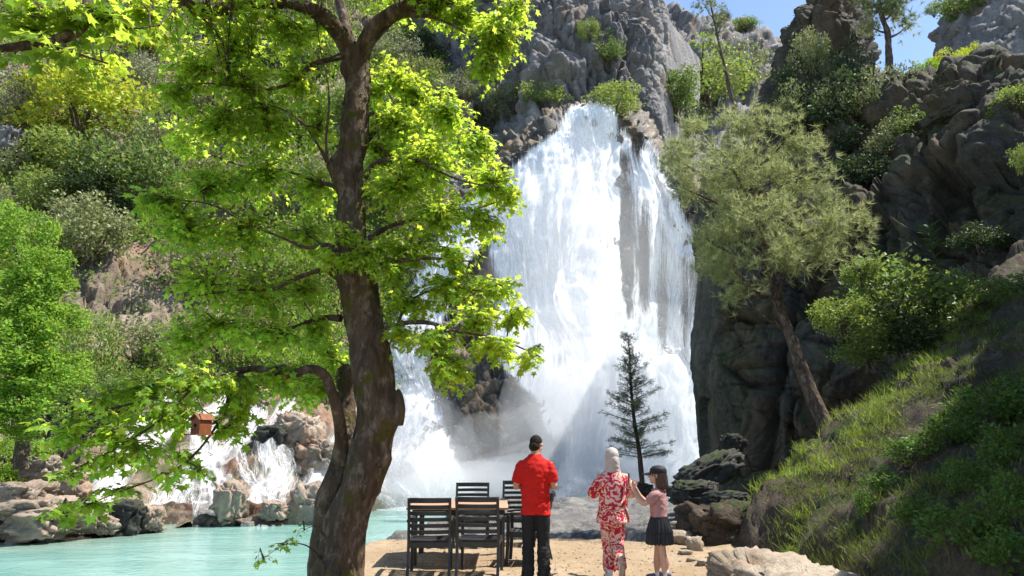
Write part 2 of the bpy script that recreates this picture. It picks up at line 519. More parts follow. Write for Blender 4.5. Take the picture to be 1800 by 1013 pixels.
mountain, MG = make_patch('mountain', mrows, 300, 320, M['cliff_grey'],
    lambda P: np.clip((1185 - pix(P)[0]) / 60, .06, 1) * (2.2 * fbm(P * np.array([.12, .12, .05]), 4, 14) + rockdisp(P, 1.9, 0.15, 12, (1.2, 1.2, 0.6), 0.6, .6) + 0.45 * fbm(P * np.array([.6, .6, .35]), 5, 15, .6) + fract(P, .32, 1.2, 19)))

# ---- far ridge under the sky
fc = [1080, 1140, 1170, 1210, 1260, 1310, 1360, 1420, 1500, 1620]
ridge_rows = [
    zrow([330] * 10, fc, [110] * 10),
    zrow([200] * 10, fc, [135] * 10),
    zrow([120, 110, 110, 110, 115, 125, 140, 150, 170, 190], fc, [165] * 10),
    zrow([40, 22, 20, 34, 40, 52, 72, 95, 120, 150], fc, [190] * 10),
    zrow([60, 45, 40, 52, 60, 72, 92, 115, 140, 170], fc, [230] * 10),
]
far_ridge, RG = make_patch('far_ridge', ridge_rows, 140, 180, M['cliff_grey'], lambda P: rockdisp(P, 2.0, 0.12, 22) + 3.0 * fbm(P * 0.1, 4, 3) + 1.0 * fbm(P * 0.5, 3, 6))

# ---- rock behind the waterfall
wc = [600, 680, 740, 800, 880, 950, 1040, 1110, 1180, 1230, 1290]
crest_y = [640, 560, 470, 385, 290, 238, 196, 212, 300, 340, 340]
base_y = [895, 893, 888, 880, 872, 868, 866, 864, 860, 858, 858]
def wrow(t, Ys, dx=0):
    return [(x, c + (b - c) * t, y) for x, c, b, y in zip(wc, crest_y, base_y, Ys)]
fall_rows = [
    [(x, c - 26, 66) for x, c in zip(wc, crest_y)],
    wrow(0.0, [56, 56.5, 57, 57.5, 58, 58, 58, 58, 56, 55, 55]),
    wrow(0.06, [54, 55, 55, 55.5, 56.5, 56.5, 56.5, 56.5, 55.5, 54.5, 54]),
    wrow(0.2, [52.5, 53.5, 53.8, 54, 55.2, 55.3, 55.4, 55.6, 55, 54, 53]),
    wrow(0.34, [51, 52.5, 52.4, 52, 53.6, 53.6, 53.4, 54.6, 54.6, 53.5, 52.5]),
    wrow(0.48, [50, 51.5, 51, 50, 52, 52.4, 52.2, 53.4, 53.6, 53, 52]),
    wrow(0.62, [48.5, 50, 49, 47.6, 48.2, 50.4, 51, 52, 52.6, 52.5, 52]),
    wrow(0.76, [46.5, 48, 47, 45.2, 45.0, 47.6, 49.4, 50.2, 51, 51, 51]),
    wrow(0.9, [44.5, 46, 45.5, 44.2, 44.0, 45.6, 47.4, 48, 48.4, 48.5, 49]),
    wrow(1.0, [43, 44, 44, 43.6, 43.2, 44.2, 45.5, 46, 46.5, 46.5, 47]),
    wrow(1.06, [42.6, 43.6, 43.6, 43.2, 42.8, 43.8, 45, 45.5, 46, 46, 46.5]),
]
def fall_disp(P):
    px, py = pix(P)
    k = np.clip((py - 560) / 120, 0, 1) * np.exp(-((px - 850) / 110) ** 2)
    return rockdisp(P, 1.0, 0.33, 32, (1, 1, 0.75)) + 0.35 * rockdisp(P, 1.0, 1.1, 35) + 0.4 * k
fall_rows = [fall_rows[0]] + [[(x_, y_ + (5 if i_ > 7 else 0), 58 - (58 - Y_) * 1.25) for (x_, y_, Y_) in r_] for i_, r_ in enumerate(fall_rows[1:])]
fall_rock, FG = make_patch('waterfall_rock', fall_rows, 280, 240, M['fall_rock'], fall_disp)

# ---- big dark cliff on the right, beside the falls
cc = [1222, 1228, 1262, 1330, 1420, 1520, 1620, 1720, 1830, 1980]
cliff_rows = [
    zrow([960, 950, 945, 940, 935, 930, 900, 880, 870, 860], [1240, 1246, 1280] + cc[3:], [32, 29, 26, 24.5, 23.5, 22.5, 21, 19.5, 18, 16]),
    zrow([860, 850, 845, 840, 835, 830, 800, 780, 770, 760], [1232, 1236, 1270] + cc[3:], [33, 30, 27, 25.5, 24.5, 23.5, 22, 20.5, 19, 17]),
    zrow([760, 750, 745, 740, 735, 720, 700, 680, 670, 660], [1228, 1233, 1268] + cc[3:], [33, 30, 27, 25.5, 24.5, 23.3, 21.8, 20.3, 18.8, 17]),
    zrow([640, 636, 632, 630, 620, 610, 600, 590, 580, 570], [1218, 1223, 1258] + cc[3:], [33, 30, 27.2, 25.8, 24.8, 23.5, 22, 20.4, 19, 17.2]),
    zrow([520, 516, 512, 510, 505, 500, 490, 480, 470, 460], cc, [33.5, 30.5, 27.6, 26.4, 25.4, 24, 22.4, 20.8, 19.4, 17.6]),
    zrow([400, 396, 392, 390, 385, 380, 375, 370, 360, 350], cc, [34, 31, 28.4, 27, 26, 24.8, 23.2, 21.6, 20, 18]),
    zrow([310, 308, 306, 305, 300, 290, 280, 265, 260, 255], [1232, 1240, 1270] + cc[3:], [36, 33, 30, 28.5, 27.4, 26, 24.2, 22.4, 20.8, 19]),
    zrow([300, 300, 296, 270, 240, 200, 170, 150, 165, 170], [1250, 1262, 1290, 1335, 1420, 1520, 1620, 1720, 1830, 1980], [40, 37, 34, 32, 30.5, 28.5, 26.4, 24.4, 22.6, 20.5]),
    zrow([330, 328, 320, 290, 235, 180, 140, 125, 150, 150], [1255, 1266, 1294, 1340, 1425, 1520, 1620, 1720, 1830, 1980], [38.5, 37.5, 35.5, 34, 33, 31.5, 30, 27.5, 25.5, 24]),
    zrow([560, 560, 540, 500, 420, 300, 230, 200, 220, 220], [1262, 1272, 1300, 1345, 1430, 1520, 1620, 1720, 1830, 1980], [40, 39, 38, 37.5, 37, 36.5, 36, 35, 34, 32]),
]
def cliff_disp(P):
    px, py = pix(P)
    k = np.clip((px - 1235) / 60, .22, 1)
    return k * (rockdisp(P, 1.25, 0.17, 42, (1, 1, 1.1), .5, .55) + 0.35 * rockdisp(P, 0.8, 0.6, 45, (1, 1, 1.2), .6, .6) + fract(P, .35, .6, 47))
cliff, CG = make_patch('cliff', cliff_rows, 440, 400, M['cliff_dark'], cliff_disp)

# ---- rock pillar above it
pc = [1335, 1345, 1380, 1420, 1460, 1490, 1508, 1514]
pil_rows = [
    zrow([330] * 8, [1325, 1337, 1372, 1415, 1462, 1500, 1520, 1530], [46, 40, 37, 36, 36, 37, 39, 46]),
    zrow([230] * 8, [1328, 1340, 1378, 1420, 1462, 1500, 1520, 1530], [47, 41, 38, 37, 37, 38, 40, 47]),
    zrow([150] * 8, [1342, 1352, 1385, 1422, 1462, 1495, 1514, 1524], [48, 42, 39, 38, 38, 39, 41, 48]),
    zrow([70, 66, 60, 55, 50, 50, 52, 55], [1368, 1374, 1394, 1424, 1460, 1490, 1506, 1514], [48, 43, 40, 39, 39, 40, 42, 48]),
    zrow([40, 36, 20, -4, -16, -18, -16, -10], [1395, 1400, 1410, 1430, 1458, 1486, 1504, 1512], [48, 44, 41, 40, 40, 41, 43, 48]),
    zrow([30, 24, 8, -8, -20, -24, -20, -14], [1400, 1406, 1416, 1434, 1458, 1486, 1500, 1508], [49, 47, 46, 45, 45, 46, 47, 49]),
]
pil_rows = [[(x_, y_, Y_ - 6) for (x_, y_, Y_) in r_] for r_ in pil_rows]
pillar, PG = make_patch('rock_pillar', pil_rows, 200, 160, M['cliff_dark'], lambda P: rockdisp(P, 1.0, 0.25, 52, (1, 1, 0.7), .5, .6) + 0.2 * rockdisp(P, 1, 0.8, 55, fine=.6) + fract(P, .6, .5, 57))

# ---- bluish grey cliff at the upper right corner
uc = [1612, 1638, 1665, 1700, 1760, 1840, 1940, 2060]
up_rows = [
    zrow([280] * 8, uc, [62, 56, 52, 50, 48, 47, 46, 45]),
    zrow([180] * 8, uc, [62, 57, 53, 51, 49, 48, 47, 46]),
    zrow([100] * 8, [1630, 1644, 1668, 1705, 1762, 1840, 1940, 2060], [63, 58, 54, 52, 50, 49, 48, 47]),
    zrow([40, 38, 36, 30, 25, 20, 20, 20], [1650, 1655, 1674, 1710, 1765, 1840, 1940, 2060], [64, 59, 55, 53, 51, 50, 49, 48]),
    zrow([10, 0, -20, -60, -70, -80, -80, -80], [1668, 1674, 1690, 1720, 1770, 1840, 1940, 2060], [66, 60, 57, 55, 53, 52, 51, 50]),
    zrow([0, -10, -40, -90, -100, -110, -110, -110], [1680, 1688, 1700, 1725, 1772, 1840, 1940, 2060], [75, 70, 67, 65, 63, 62, 61, 60]),
]
upper_cliff, UG = make_patch('upper_cliff', up_rows, 120, 130, M['cliff_grey'], lambda P: rockdisp(P, 1.2, 0.16, 62, fine=.5) + 0.2 * rockdisp(P, 1, 0.6, 65, fine=.6))

# ---- near ground: trodden dirt platform, wet rock shelf, grassy slope
def slope_foot(y): return np.interp(y, [4, 8, 10.8, 12.2, 25], [2.9, 3.3, 3.55, 2.9, 1.8])
def slope_z(x, y):
    x0 = slope_foot(y)
    s = np.maximum(0, x - x0)
    z = 0.56 * s + 0.008 * s ** 2
    bank = 0.42 * (1 / (1 + np.exp(-(s - 0.35) / 0.10)))
    ridge_y = 11.6 + 0.75 * np.maximum(0, x - 3.2)
    back = np.maximum(0, y - ridge_y)
    return z * 0.86 + bank - 0.75 * back - 0.02

def heightfield(name, xs, ys, fz, mat, key=None):
    X, Y = np.meshgrid(xs, ys)
    Z = fz(X, Y)
    G = np.stack([X, Y, Z], -1)
    reg(key or name, G)
    b = MB(); b.add(G.reshape(-1, 3), grid_faces(len(ys), len(xs)))
    o = b.build(name, mat, smooth=True); tag(o, kind='structure')
    return o, G

def left_edge(y): return -2.0 - 0.35 * np.sin(y * 1.3) * 0.6 - 0.10 * np.maximum(0, y - 9) + 0.12 * perlin(np.stack([y * 1.7, y * 0, y * 0], -1), 3)
def ground_z(x, y):
    P = np.stack([x, y, 0 * x], -1)
    z = 0.026 * np.clip(y - 9, 0, 3.6) + 0.045 * fbm(P * 0.6, 4, 71) + 0.012 * fbm(P * 5, 3, 75)
    e = np.maximum(0, left_edge(y) - x)
    z = z - 2.6 * e + 0.15 * rockdisp(np.stack([x, y, z], -1), 1, 1.6, 77) * np.clip(e * 4, 0, 1)
    f = np.maximum(0, y - 12.6 - 0.5 * perlin(P * 0.7, 79))
    return z - 0.16 * f
ground, GG = heightfield('ground', np.linspace(-4.2, 5.5, 260), np.linspace(-4, 15, 340), ground_z, M['dirt'])

def shelf_z(x, y):
    P = np.stack([x, y, 0 * x], -1)
    z = 0.0 - 0.012 * (y - 12) + 0.16 * rockdisp(P * np.array([1, 0.7, 1]), 1, 0.55, 81, warp=0.8) + 0.03 * fbm(P * 3, 3, 83)
    le = np.maximum(0, -2.3 + 0.14 * (y - 12) - x + 0.5 * perlin(P * 0.8, 85))
    be = np.maximum(0, y - 24.5 - 1.2 * perlin(P * 0.35, 87) - 0.25 * x)
    fr = np.maximum(0, 12.4 + 0.5 * perlin(P * 0.7, 79) - y)
    return z - 1.6 * le - 0.7 * be - 0.35 * fr
shelf, SG = heightfield('rock_shelf', np.linspace(-4.5, 9, 240), np.linspace(11.2, 30, 300), shelf_z, M['shelf'])

def slope_full(x, y):
    P = np.stack([x, y, 0 * x], -1)
    z0 = slope_z(x, y)
    P2 = np.stack([x, y, z0], -1)
    k = np.clip((x - slope_foot(y)) / 0.5, 0, 1)
    return z0 - 0.12 * (1 - k) + k * (0.16 * fbm(P * 0.9, 4, 91) + 0.15 * rockdisp(P2, 1, 1.1, 93))
slope, LG = heightfield('grassy_slope', np.linspace(2.0, 17, 330), np.linspace(-4, 25, 420), slope_full, M['bank'])

# ---- unseen cliff added beyond the right frame edge to shade the slope
bx_ = np.linspace(-6, 16.5, 120); bz_ = np.linspace(0, 1, 60)
BY, BT = np.meshgrid(bx_, bz_)
bX = 11.0 + 0.22 * (BY - 6) * (BY > 6) + 2.5 * BT ** 1.5 + 1.0 * np.sin(BY * 0.6)
bZ = 3.0 + (16.2 + 0.6 * np.sin(BY * 1.7)) * BT - 0.35 * np.maximum(0, BY - 12) * BT
BG_ = np.stack([bX, BY, bZ], -1)
BG_ = BG_ + outward(BG_) * rockdisp(BG_, 0.8, 0.4, 95)[..., None]
b = MB(); b.add(BG_.reshape(-1, 3), grid_faces(60, 120))
shade_cliff = b.build('unseen_shade_cliff', M['cliff_dark'], smooth=True); tag(shade_cliff, kind='structure')

# ---- pool bed / terrain floor sheet under everything
b = MB(); b.add([(-400, -60, -3.2), (400, -60, -3.2), (400, 500, -3.2), (-400, 500, -3.2)], [(0, 1, 2, 3)])
terrain = b.build('terrain', M['hill']); tag(terrain, kind='structure')

# ================================================================== pool
def pool_mat():
    m, nt, out = nodes('turquoise_pool_water'); n = N(nt); p = n.pos()
    sep = n.new('ShaderNodeSeparateXYZ'); n.put(sep.inputs[0], p)
    big = n.noise(n.map(p, (0.25, 0.5, 1)), 0.6, 4, 0.6)
    c = n.mix(n.ramp(big, [(0.35, 0), (0.65, 1)]), (0.135, 0.315, 0.275), (0.24, 0.425, 0.375))
    # silt over the shallow ledge by the left bank
    d = n.math('ADD', n.math('MULTIPLY', sep.outputs[1], 1.0), n.math('MULTIPLY', sep.outputs[0], -0.35))
    d = n.math('ADD', d, n.math('MULTIPLY', n.noise(p, 0.35, 5, 0.6), 5.0))
    silt = n.ramp(n.math('DIVIDE', n.math('SUBTRACT', d, 28.6), 10.0), [(0.0, 0), (0.45, 1)])
    mask = n.ramp(n.math('DIVIDE', n.math('ADD', sep.outputs[0], 20.0), 10.0), [(0.25, 1), (0.95, 0)])
    c = n.mix(n.math('MULTIPLY', n.math('MULTIPLY', silt, mask), 0.75), c, (0.40, 0.36, 0.24))
    # foam carried out from the foot of the falls
    fz = n.noise(n.map(p, (0.5, 0.9, 1)), 1.5, 7, 0.7, 0.8)
    near = n.ramp(n.math('DIVIDE', n.math('SUBTRACT', n.math('ADD', sep.outputs[1], n.math('MULTIPLY', sep.outputs[0], 0.25)), 28.0), 16.0), [(0, 0), (1, 1)])
    foam = n.ramp(n.math('ADD', n.math('MULTIPLY', fz, 0.85), n.math('MULTIPLY', near, 0.75)), [(0.64, 0), (0.95, 1)])
    c = n.mix(n.math('MULTIPLY', foam, 0.85), c, (0.75, 0.82, 0.82))
    w1 = n.noise(n.map(p, (1, 1.5, 1)), 0.6, 4, 0.6, 0.6); w2 = n.noise(n.map(p, (1, 1.6, 1)), 5, 4, 0.6, 0.4)
    h = n.math('ADD', w1, n.math('MULTIPLY', w2, 0.3))
    rough = n.math('ADD', 0.07, n.math('MULTIPLY', foam, 0.5))
    nt.links.new(n.bsdf(c, rough, 0.4, n.bump(h, 0.4, 0.14), IOR=1.33), out.inputs['Surface'])
    return m
M['pool'] = pool_mat()
b = MB()
xs = np.linspace(-60, 45, 160); ys = np.linspace(5, 62, 140)
X, Y = np.meshgrid(xs, ys)
Z = WATER + 0.025 * fbm(np.stack([X * 0.5, Y * 0.9, 0 * X], -1), 3, 101)
Z = Z + 0.10 * fbm(np.stack([X * 0.8, Y * 0.9, 0 * X], -1), 3, 105) * np.clip((Y - 34) / 8, 0, 1)
b.add(np.stack([X, Y, Z], -1).reshape(-1, 3), grid_faces(140, 160))
pool = b.build('pool_water', M['pool'], smooth=True); tag(pool, kind='structure')
# ================================================================== white water
def falls_mat(name, seed=0.0, gain=1.0, streak=(230, 9), fine=(760, 60)):
    m, nt, out = nodes(name); n = N(nt)
    fl = n.attr('flow').outputs['Vector']; wet = n.attr('wet').outputs['Fac']
    s1 = n.noise(n.map(fl, (streak[0], streak[1], 1), (seed, seed * 2.3, 0)), 1, 6, 0.66, 0.12)
    s2 = n.noise(n.map(fl, (fine[0], fine[1], 1), (seed * 3, seed, 0)), 1, 4, 0.75, 0.1)
    cl = n.noise(n.map(fl, (26, 8, 1), (seed, 3, 0)), 1, 6, 0.68, 0.3)
    gr = n.noise(n.map(fl, (800, 330, 1), (seed, 0, 0)), 1, 3, 0.8)
    t = n.math('ADD', n.math('MULTIPLY', s1, 0.55), n.math('ADD', n.math('MULTIPLY', s2, 0.3), n.math('MULTIPLY', cl, 0.35)))
    a = n.math('ADD', n.math('MULTIPLY', wet, gain), n.math('ADD', n.math('MULTIPLY', n.math('SUBTRACT', t, 0.62), 2.6), n.math('MULTIPLY', n.math('SUBTRACT', gr, 0.5), 0.7)))
    alpha = n.ramp(a, [(0.30, 0), (0.78, 1)])
    col = n.mix(n.ramp(t, [(0.42, 0), (0.66, 1)]), (0.93, 0.955, 0.975), (0.985, 0.988, 0.99))
    h = n.math('ADD', n.math('MULTIPLY', gr, 0.5), n.math('MULTIPLY', s1, 0.5))
    h = n.math('ADD', h, n.math('ADD', n.math('MULTIPLY', s2, 0.4), n.math('MULTIPLY', cl, 0.9)))
    nm = n.bump(h, 0.5, 0.35)
    d = n.new('ShaderNodeBsdfDiffuse'); n.put(d.inputs['Color'], col); n.put(d.inputs['Normal'], nm)
    tr = n.new('ShaderNodeBsdfTranslucent'); n.put(tr.inputs['Color'], col); n.put(tr.inputs['Normal'], nm)
    mx = n.new('ShaderNodeMixShader'); mx.inputs[0].default_value = 0.10
    nt.links.new(d.outputs[0], mx.inputs[1]); nt.links.new(tr.outputs[0], mx.inputs[2])
    tp = n.new('ShaderNodeBsdfTransparent')
    m2 = n.new('ShaderNodeMixShader'); n.put(m2.inputs[0], alpha)
    nt.links.new(tp.outputs[0], m2.inputs[1]); nt.links.new(mx.outputs[0], m2.inputs[2])
    nt.links.new(m2.outputs[0], out.inputs['Surface'])
    return m

yk = np.array([180, 200, 230, 260, 300, 350, 400, 450, 500, 560, 600, 650, 700, 750, 800, 880, 920])
xl = np.array([1008, 1002, 992, 945, 905, 888, 876, 872, 884, 880, 872, 896, 935, 955, 972, 980, 980])
xr = np.array([1074, 1082, 1090, 1098, 1116, 1142, 1168, 1196, 1216, 1230, 1232, 1236, 1244, 1252, 1254, 1254, 1254])
yk2 = np.array([330, 400, 480, 560, 640, 700, 760, 800, 850, 920])
xl2 = np.array([835, 800, 745, 705, 640, 600, 575, 560, 545, 530])
xr2 = np.array([880, 870, 800, 772, 745, 757, 775, 792, 820, 860])
def wetness(px, py):
    sg = lambda v, w: 1 / (1 + np.exp(-np.clip(v / w, -30, 30)))
    a = sg(px - np.interp(py, yk, xl), 9) * sg(np.interp(py, yk, xr) - px, 6) * sg(py - 186, 3)
    b_ = sg(px - np.interp(py, yk2, xl2), 9) * sg(np.interp(py, yk2, xr2) - px, 8) * sg(py - 340, 10) * 0.9
    thin = sg(px - np.interp(py, [200, 260, 420, 600], [1082, 1090, 1098, 1106]), 4) * sg(610 - py, 30)
    a = a * (1 - .62 * thin)
    gap = np.interp(py, [200, 300, 420, 560], [1086, 1092, 1096, 1104])
    q_ = np.stack([py / 55, px * 0, px * 0], -1)
    gap = gap + 11 * perlin(q_, 3) + 5 * perlin(q_ * 3, 5)
    a = a - (.42 + .25 * perlin(q_ * 1.4 + 3, 7)) * np.exp(-((px - gap) / (9 + 4 * perlin(q_ * 1.1 + 9, 8))) ** 2) * sg(575 - py, 14) * sg(py - 225, 10)
    w = np.maximum(a, b_)
    w = w + 0.55 * sg(px - np.interp(py, yk, xr), 5) * sg(np.interp(py, yk, xr) + 46 - px, 8) * sg(py - 235, 8) * sg(470 - py, 20)
    for x, y, sx, sy, k in [(1098, 440, 14, 95, .42), (1075, 540, 12, 60, .25), 
                            (985, 632, 32, 34, .42), (1185, 770, 46, 52, .22), (985, 790, 46, 60, .40), (1120, 250, 12, 40, .3), (955, 330, 8, 60, .12),
                            (1040, 640, 20, 80, .1), (940, 700, 26, 40, .2), (1050, 330, 7, 70, .28), (1132, 470, 9, 80, .32), (1165, 570, 9, 90, .32), (962, 420, 6, 60, .22), (1012, 270, 5, 50, .22), (1203, 610, 8, 100, .25), (932, 560, 8, 60, .25), (1120, 640, 8, 70, .2)]:
        w = w - 1.65 * k * np.exp(-((px - x) / sx) ** 2 - ((py - y) / sy) ** 2)
    return w

def blur(G, k, axis):
    ker = np.ones(k) / k
    pad = [(0, 0)] * G.ndim; pad[axis] = (k // 2, k // 2)
    Gp = np.pad(G, pad, mode='edge')
    return np.apply_along_axis(lambda v: np.convolve(v, ker, 'valid'), axis, Gp)

def water_sheet(name, off, amp, mat, seed, r0=24, sub=0.0, parent=None):
    G = blur(blur(FG, 25, 0), 13, 1)[r0:]
    n, m = G.shape[:2]
    nr = outward(G); nr = blur(blur(nr, 15, 0), 9, 1)
    U, Vv = np.meshgrid(np.linspace(0, 1, m), np.linspace(0, 1, n))
    Q = np.stack([U * 60, Vv * 6, 0 * U + seed], -1)
    d = off + amp * (0.7 * fbm(Q, 5, seed, 0.6) + 1.1 * fbm(Q * np.array([0.22, 0.8, 1]), 3, seed + 9)) + 0.45 * amp * fbm(Q * np.array([1.6, 6, 1]), 3, seed + 4)
    ph = Vv * 4.6 + 0.75 * fbm(np.stack([U * 5.5, Vv * 2.0, 0 * U], -1), 3, 77)
    st = ph - np.floor(ph)
    led = np.where(st < .16, st / .16, 1 - (st - .16) / .84)
    led = blur(blur(led, 5, 0), 5, 1)
    hgt = 0.45 + 0.8 * np.clip(fbm(np.stack([U * 7, np.floor(ph), 0 * U], -1), 2, 78) + .3, 0, 1)
    d = d + hgt * led - .3
    px, py = pix(G)
    d = d + 1.1 * np.exp(-((px - 985) / 75) ** 2) * np.clip((py - 230) / 120, 0, 1) * np.clip((720 - py) / 120, 0, 1)
    G = G + nr * d[..., None]
    px, py = pix(G)
    w = wetness(px, py) - sub
    Fq = grid_faces(n, m)
    keep = w.reshape(-1)[Fq].max(1) > -0.25
    b = MB(); b.add(G.reshape(-1, 3), Fq[keep])
    me = b.mesh(name, True); me.materials.append(mat)
    nv = len(me.vertices)
    at_ = me.attributes.new('flow', 'FLOAT_VECTOR', 'POINT'); at_.data.foreach_set('vector', np.stack([U, Vv, 0 * U], -1).reshape(-1, 3).astype(np.float32).ravel()[:nv * 3])
    a2 = me.attributes.new('wet', 'FLOAT', 'POINT'); a2.data.foreach_set('value', w.reshape(-1).astype(np.float32)[:nv])
    return link(name, me, parent), G, w

M['falls_a'] = falls_mat('falling_white_water', 1.7, 2.0)
M['falls_b'] = falls_mat('falling_spray', 9.1, 0.72, (260, 8), (900, 50))
waterfall, WG, WW = water_sheet('waterfall', 0.75, 0.24, M['falls_a'], 3)
tag(waterfall, kind='structure')
veil, WG2, WW2 = water_sheet('falling_veil', 1.5, 0.4, M['falls_b'], 11, sub=0.12, parent=waterfall)

# flying drops, too many to count
def drops(name, n, mat, seed):
    r = np.random.default_rng(seed)
    w = np.clip(WW2.reshape(-1), 0, 1); px, py = pix(WG2.reshape(-1, 3))
    w = w * (0.35 + 0.65 * np.clip((py - 250) / 500, 0, 1)); w /= w.sum()
    i = r.choice(len(w), n, p=w)
    P = WG2.reshape(-1, 3)[i] + r.normal(size=(n, 3)) * np.array([0.5, 0.7, 0.6]) + np.array([0, -0.5, 0.1])
    T = np.array([(0, 0, 1.6), (0.5, 0, -0.5), (-0.3, 0.45, -0.5), (-0.3, -0.45, -0.5)])
    b = MB(); scatter(b, T, [(0, 1, 2), (0, 2, 3), (0, 3, 1), (1, 3, 2)], P, rot_to(unit(n, r) * 0.3 + np.array([0, 0.3, 0])), 0.014 + 0.03 * r.random(n) ** 3)
    o = b.build(name, mat); tag(o, kind='stuff'); return o
M['foam'] = plain_mat('foam_drops', (0.92, 0.95, 0.97), 0.6, 0.3, 0.03)
drops('spray', 36000, M['foam'], 5)

HS = blur(blur(HG, 21, 0), 21, 1)
reg('hill_smooth', HS)
# ---- cascades over the rocks of the left bank
def cascade(path, width, label=None, seed=0, gain=0.85):
    """path: photograph pixels down the hillside; the ribbon of water lies on the rock there"""
    pts = cr(np.array(path, float), 46)
    wd = cr(np.array(width, float)[:, None], 46)[:, 0]
    ms = 15
    G = np.zeros((46, ms, 3))
    for i in range(46):
        t = pts[min(i + 1, 45)] - pts[max(i - 1, 0)]
        side = np.array([1.0, 0.0])
        for j in range(ms):
            q = pts[i] + side * (j / (ms - 1) - 0.5) * wd[i]
            h = hit(q[0], q[1], ['hill_smooth'])
            G[i, j] = h[0] if h is not None else at(q[0], q[1], 40)
    # even out jumps in depth, then lift the water off the rock
    G[..., 1] = blur(blur(G[..., 1], 7, 0), 5, 1)
    G[..., 2] = blur(G[..., 2], 3, 0)
    G[..., 0] = blur(G[..., 0], 3, 0)
    nr = outward(G)
    U, Vv = np.meshgrid(np.linspace(0, 1, ms), np.linspace(0, 1, 46))
    Q = np.stack([U * 5, Vv * 9, 0 * U + seed], -1)
    G = G + nr * (0.7 + 0.25 * fbm(Q, 3, seed))[..., None]
    G2 = cr(G, 92); G2 = cr(G2.transpose(1, 0, 2), 40).transpose(1, 0, 2)
    U, Vv = np.meshgrid(np.linspace(0, 1, 40), np.linspace(0, 1, 92))
    w = gain * (1 - (np.abs(U - 0.5) * 2) ** 3) - 0.1 * np.exp(-(Vv / 0.05) ** 2)
    b = MB(); b.add(G2.reshape(-1, 3), grid_faces(92, 40))
    me = b.mesh('cascade', True); me.materials.append(M['cascade'])
    f = np.stack([U * max(wd) / 420 + seed, Vv * abs(path[-1][1] - path[0][1]) / 420, 0 * U], -1)
    me.attributes.new('flow', 'FLOAT_VECTOR', 'POINT').data.foreach_set('vector', f.reshape(-1).astype(np.float32))
    me.attributes.new('wet', 'FLOAT', 'POINT').data.foreach_set('value', w.reshape(-1).astype(np.float32))
    o = link('cascade', me); tag(o, kind='structure')
    return o
M['cascade'] = falls_mat('cascade_water', 4.4, 0.9, (380, 26), (1100, 130))
for path, wd, g in [
    ([(430, 690), (395, 730), (330, 770), (265, 800), (215, 840), (175, 880), (150, 915)], [40, 60, 75, 80, 90, 100, 120], .70),
    ([(455, 735), (440, 775), (395, 815), (340, 850), (300, 880), (285, 915)], [40, 60, 80, 100, 110, 120], .68),
    ([(300, 690), (285, 735), (250, 775), (215, 815), (190, 855)], [34, 44, 56, 66, 80], .62),
    ([(500, 720), (480, 770), (470, 810), (480, 850), (470, 890), (460, 915)], [34, 50, 70, 90, 100, 110], .64),
    ([(350, 755), (355, 800), (360, 840), (375, 875), (390, 918)], [60, 80, 90, 110, 150], .72),
    ([(420, 780), (425, 830), (440, 870), (470, 905)], [22, 30, 40, 50], .6),
    ([(610, 740), (590, 790), (570, 830), (545, 865), (520, 900)], [30, 50, 60, 60, 50], .75),
]:
    cascade(path, wd, seed=len(bpy.data.objects) % 17, gain=g)

# ---- mist: soft puffs of fine droplets at the foot of the falls
def mist_mat(name, dens):
    m, nt, out = nodes(name); n = N(nt)
    v = n.new('ShaderNodeVolumePrincipled')
    v.inputs['Color'].default_value = (0.97, 0.98, 1.0, 1)
    v.inputs['Density'].default_value = dens
    v.inputs['Anisotropy'].default_value = 0.0
    nt.links.new(v.outputs[0], out.inputs['Volume'])
    return m
def ico(sub=3):
    bm = bmesh.new(); bmesh.ops.create_icosphere(bm, subdivisions=sub, radius=1)
    V = np.array([v.co[:] for v in bm.verts]); Fa = np.array([[v.index for v in f.verts] for f in bm.faces]); bm.free()
    return V, Fa
IV, IF = ico(3)
mist_mats = [mist_mat('mist_thin', 0.05), mist_mat('mist_mid', 0.095), mist_mat('mist_thick', 0.16)]
for i, (px, py, Y, rx, ry, rd, k) in enumerate([
    (900, 800, 38.5, 120, 90, 3.0, 0), (970, 740, 40, 100, 110, 3.0, 0), (1060, 720, 42, 130, 130, 3.2, 1), (1130, 800, 41, 120, 90, 3.5, 1),
    (740, 840, 37.5, 110, 60, 3.0, 1), (720, 760, 41, 80, 90, 2.0, 0), (1000, 560, 47, 110, 150, 2.2, 0), (1040, 830, 37, 220, 50, 3.0, 1),
    (850, 850, 36, 160, 36, 2.5, 2), (1000, 400, 51, 90, 130, 1.5, 0), (600, 860, 33, 70, 50, 2, 0), (1150, 640, 46, 80, 120, 2, 0), (1040, 500, 48, 190, 300, 3.0, 0), (1100, 760, 40, 180, 130, 4.0, 0), (700, 800, 38, 150, 120, 3, 0), (1010, 640, 45, 120, 120, 2.2, 1), (1170, 740, 43, 90, 110, 2.5, 1), (960, 840, 37, 200, 40, 3, 1)]):
    b = MB()
    Y = Y - 3.4 if Y > 39 else Y - .8
    s = Y / F
    V = IV * (1 + 0.25 * fbm(IV * 1.6 + i * 7.7, 3, i))[:, None] * np.array([rx * s, rd, ry * s]) + at(px, py, Y)
    b.add(V, IF)
    o = b.build('mist', mist_mats[k], smooth=True); tag(o, kind='stuff')
# ================================================================== the big plane tree
M['plane_bark'] = bark_mat('plane_bark', (0.14, 0.097, 0.068), (0.05, 0.035, 0.025), (0.225, 0.175, 0.135), 7, 1.0, moss=(0.09, 0.085, 0.02))
M['twig'] = bark_mat('twig_bark', (0.10, 0.08, 0.06), (0.05, 0.04, 0.03), (0.2, 0.17, 0.13), 20, 0.3)
M['plane_leaf'] = leaf_mat('plane_leaf', (0.14, 0.245, 0.03), (0.64, 0.80, 0.075), 0.36, 0.64, rough=0.42)

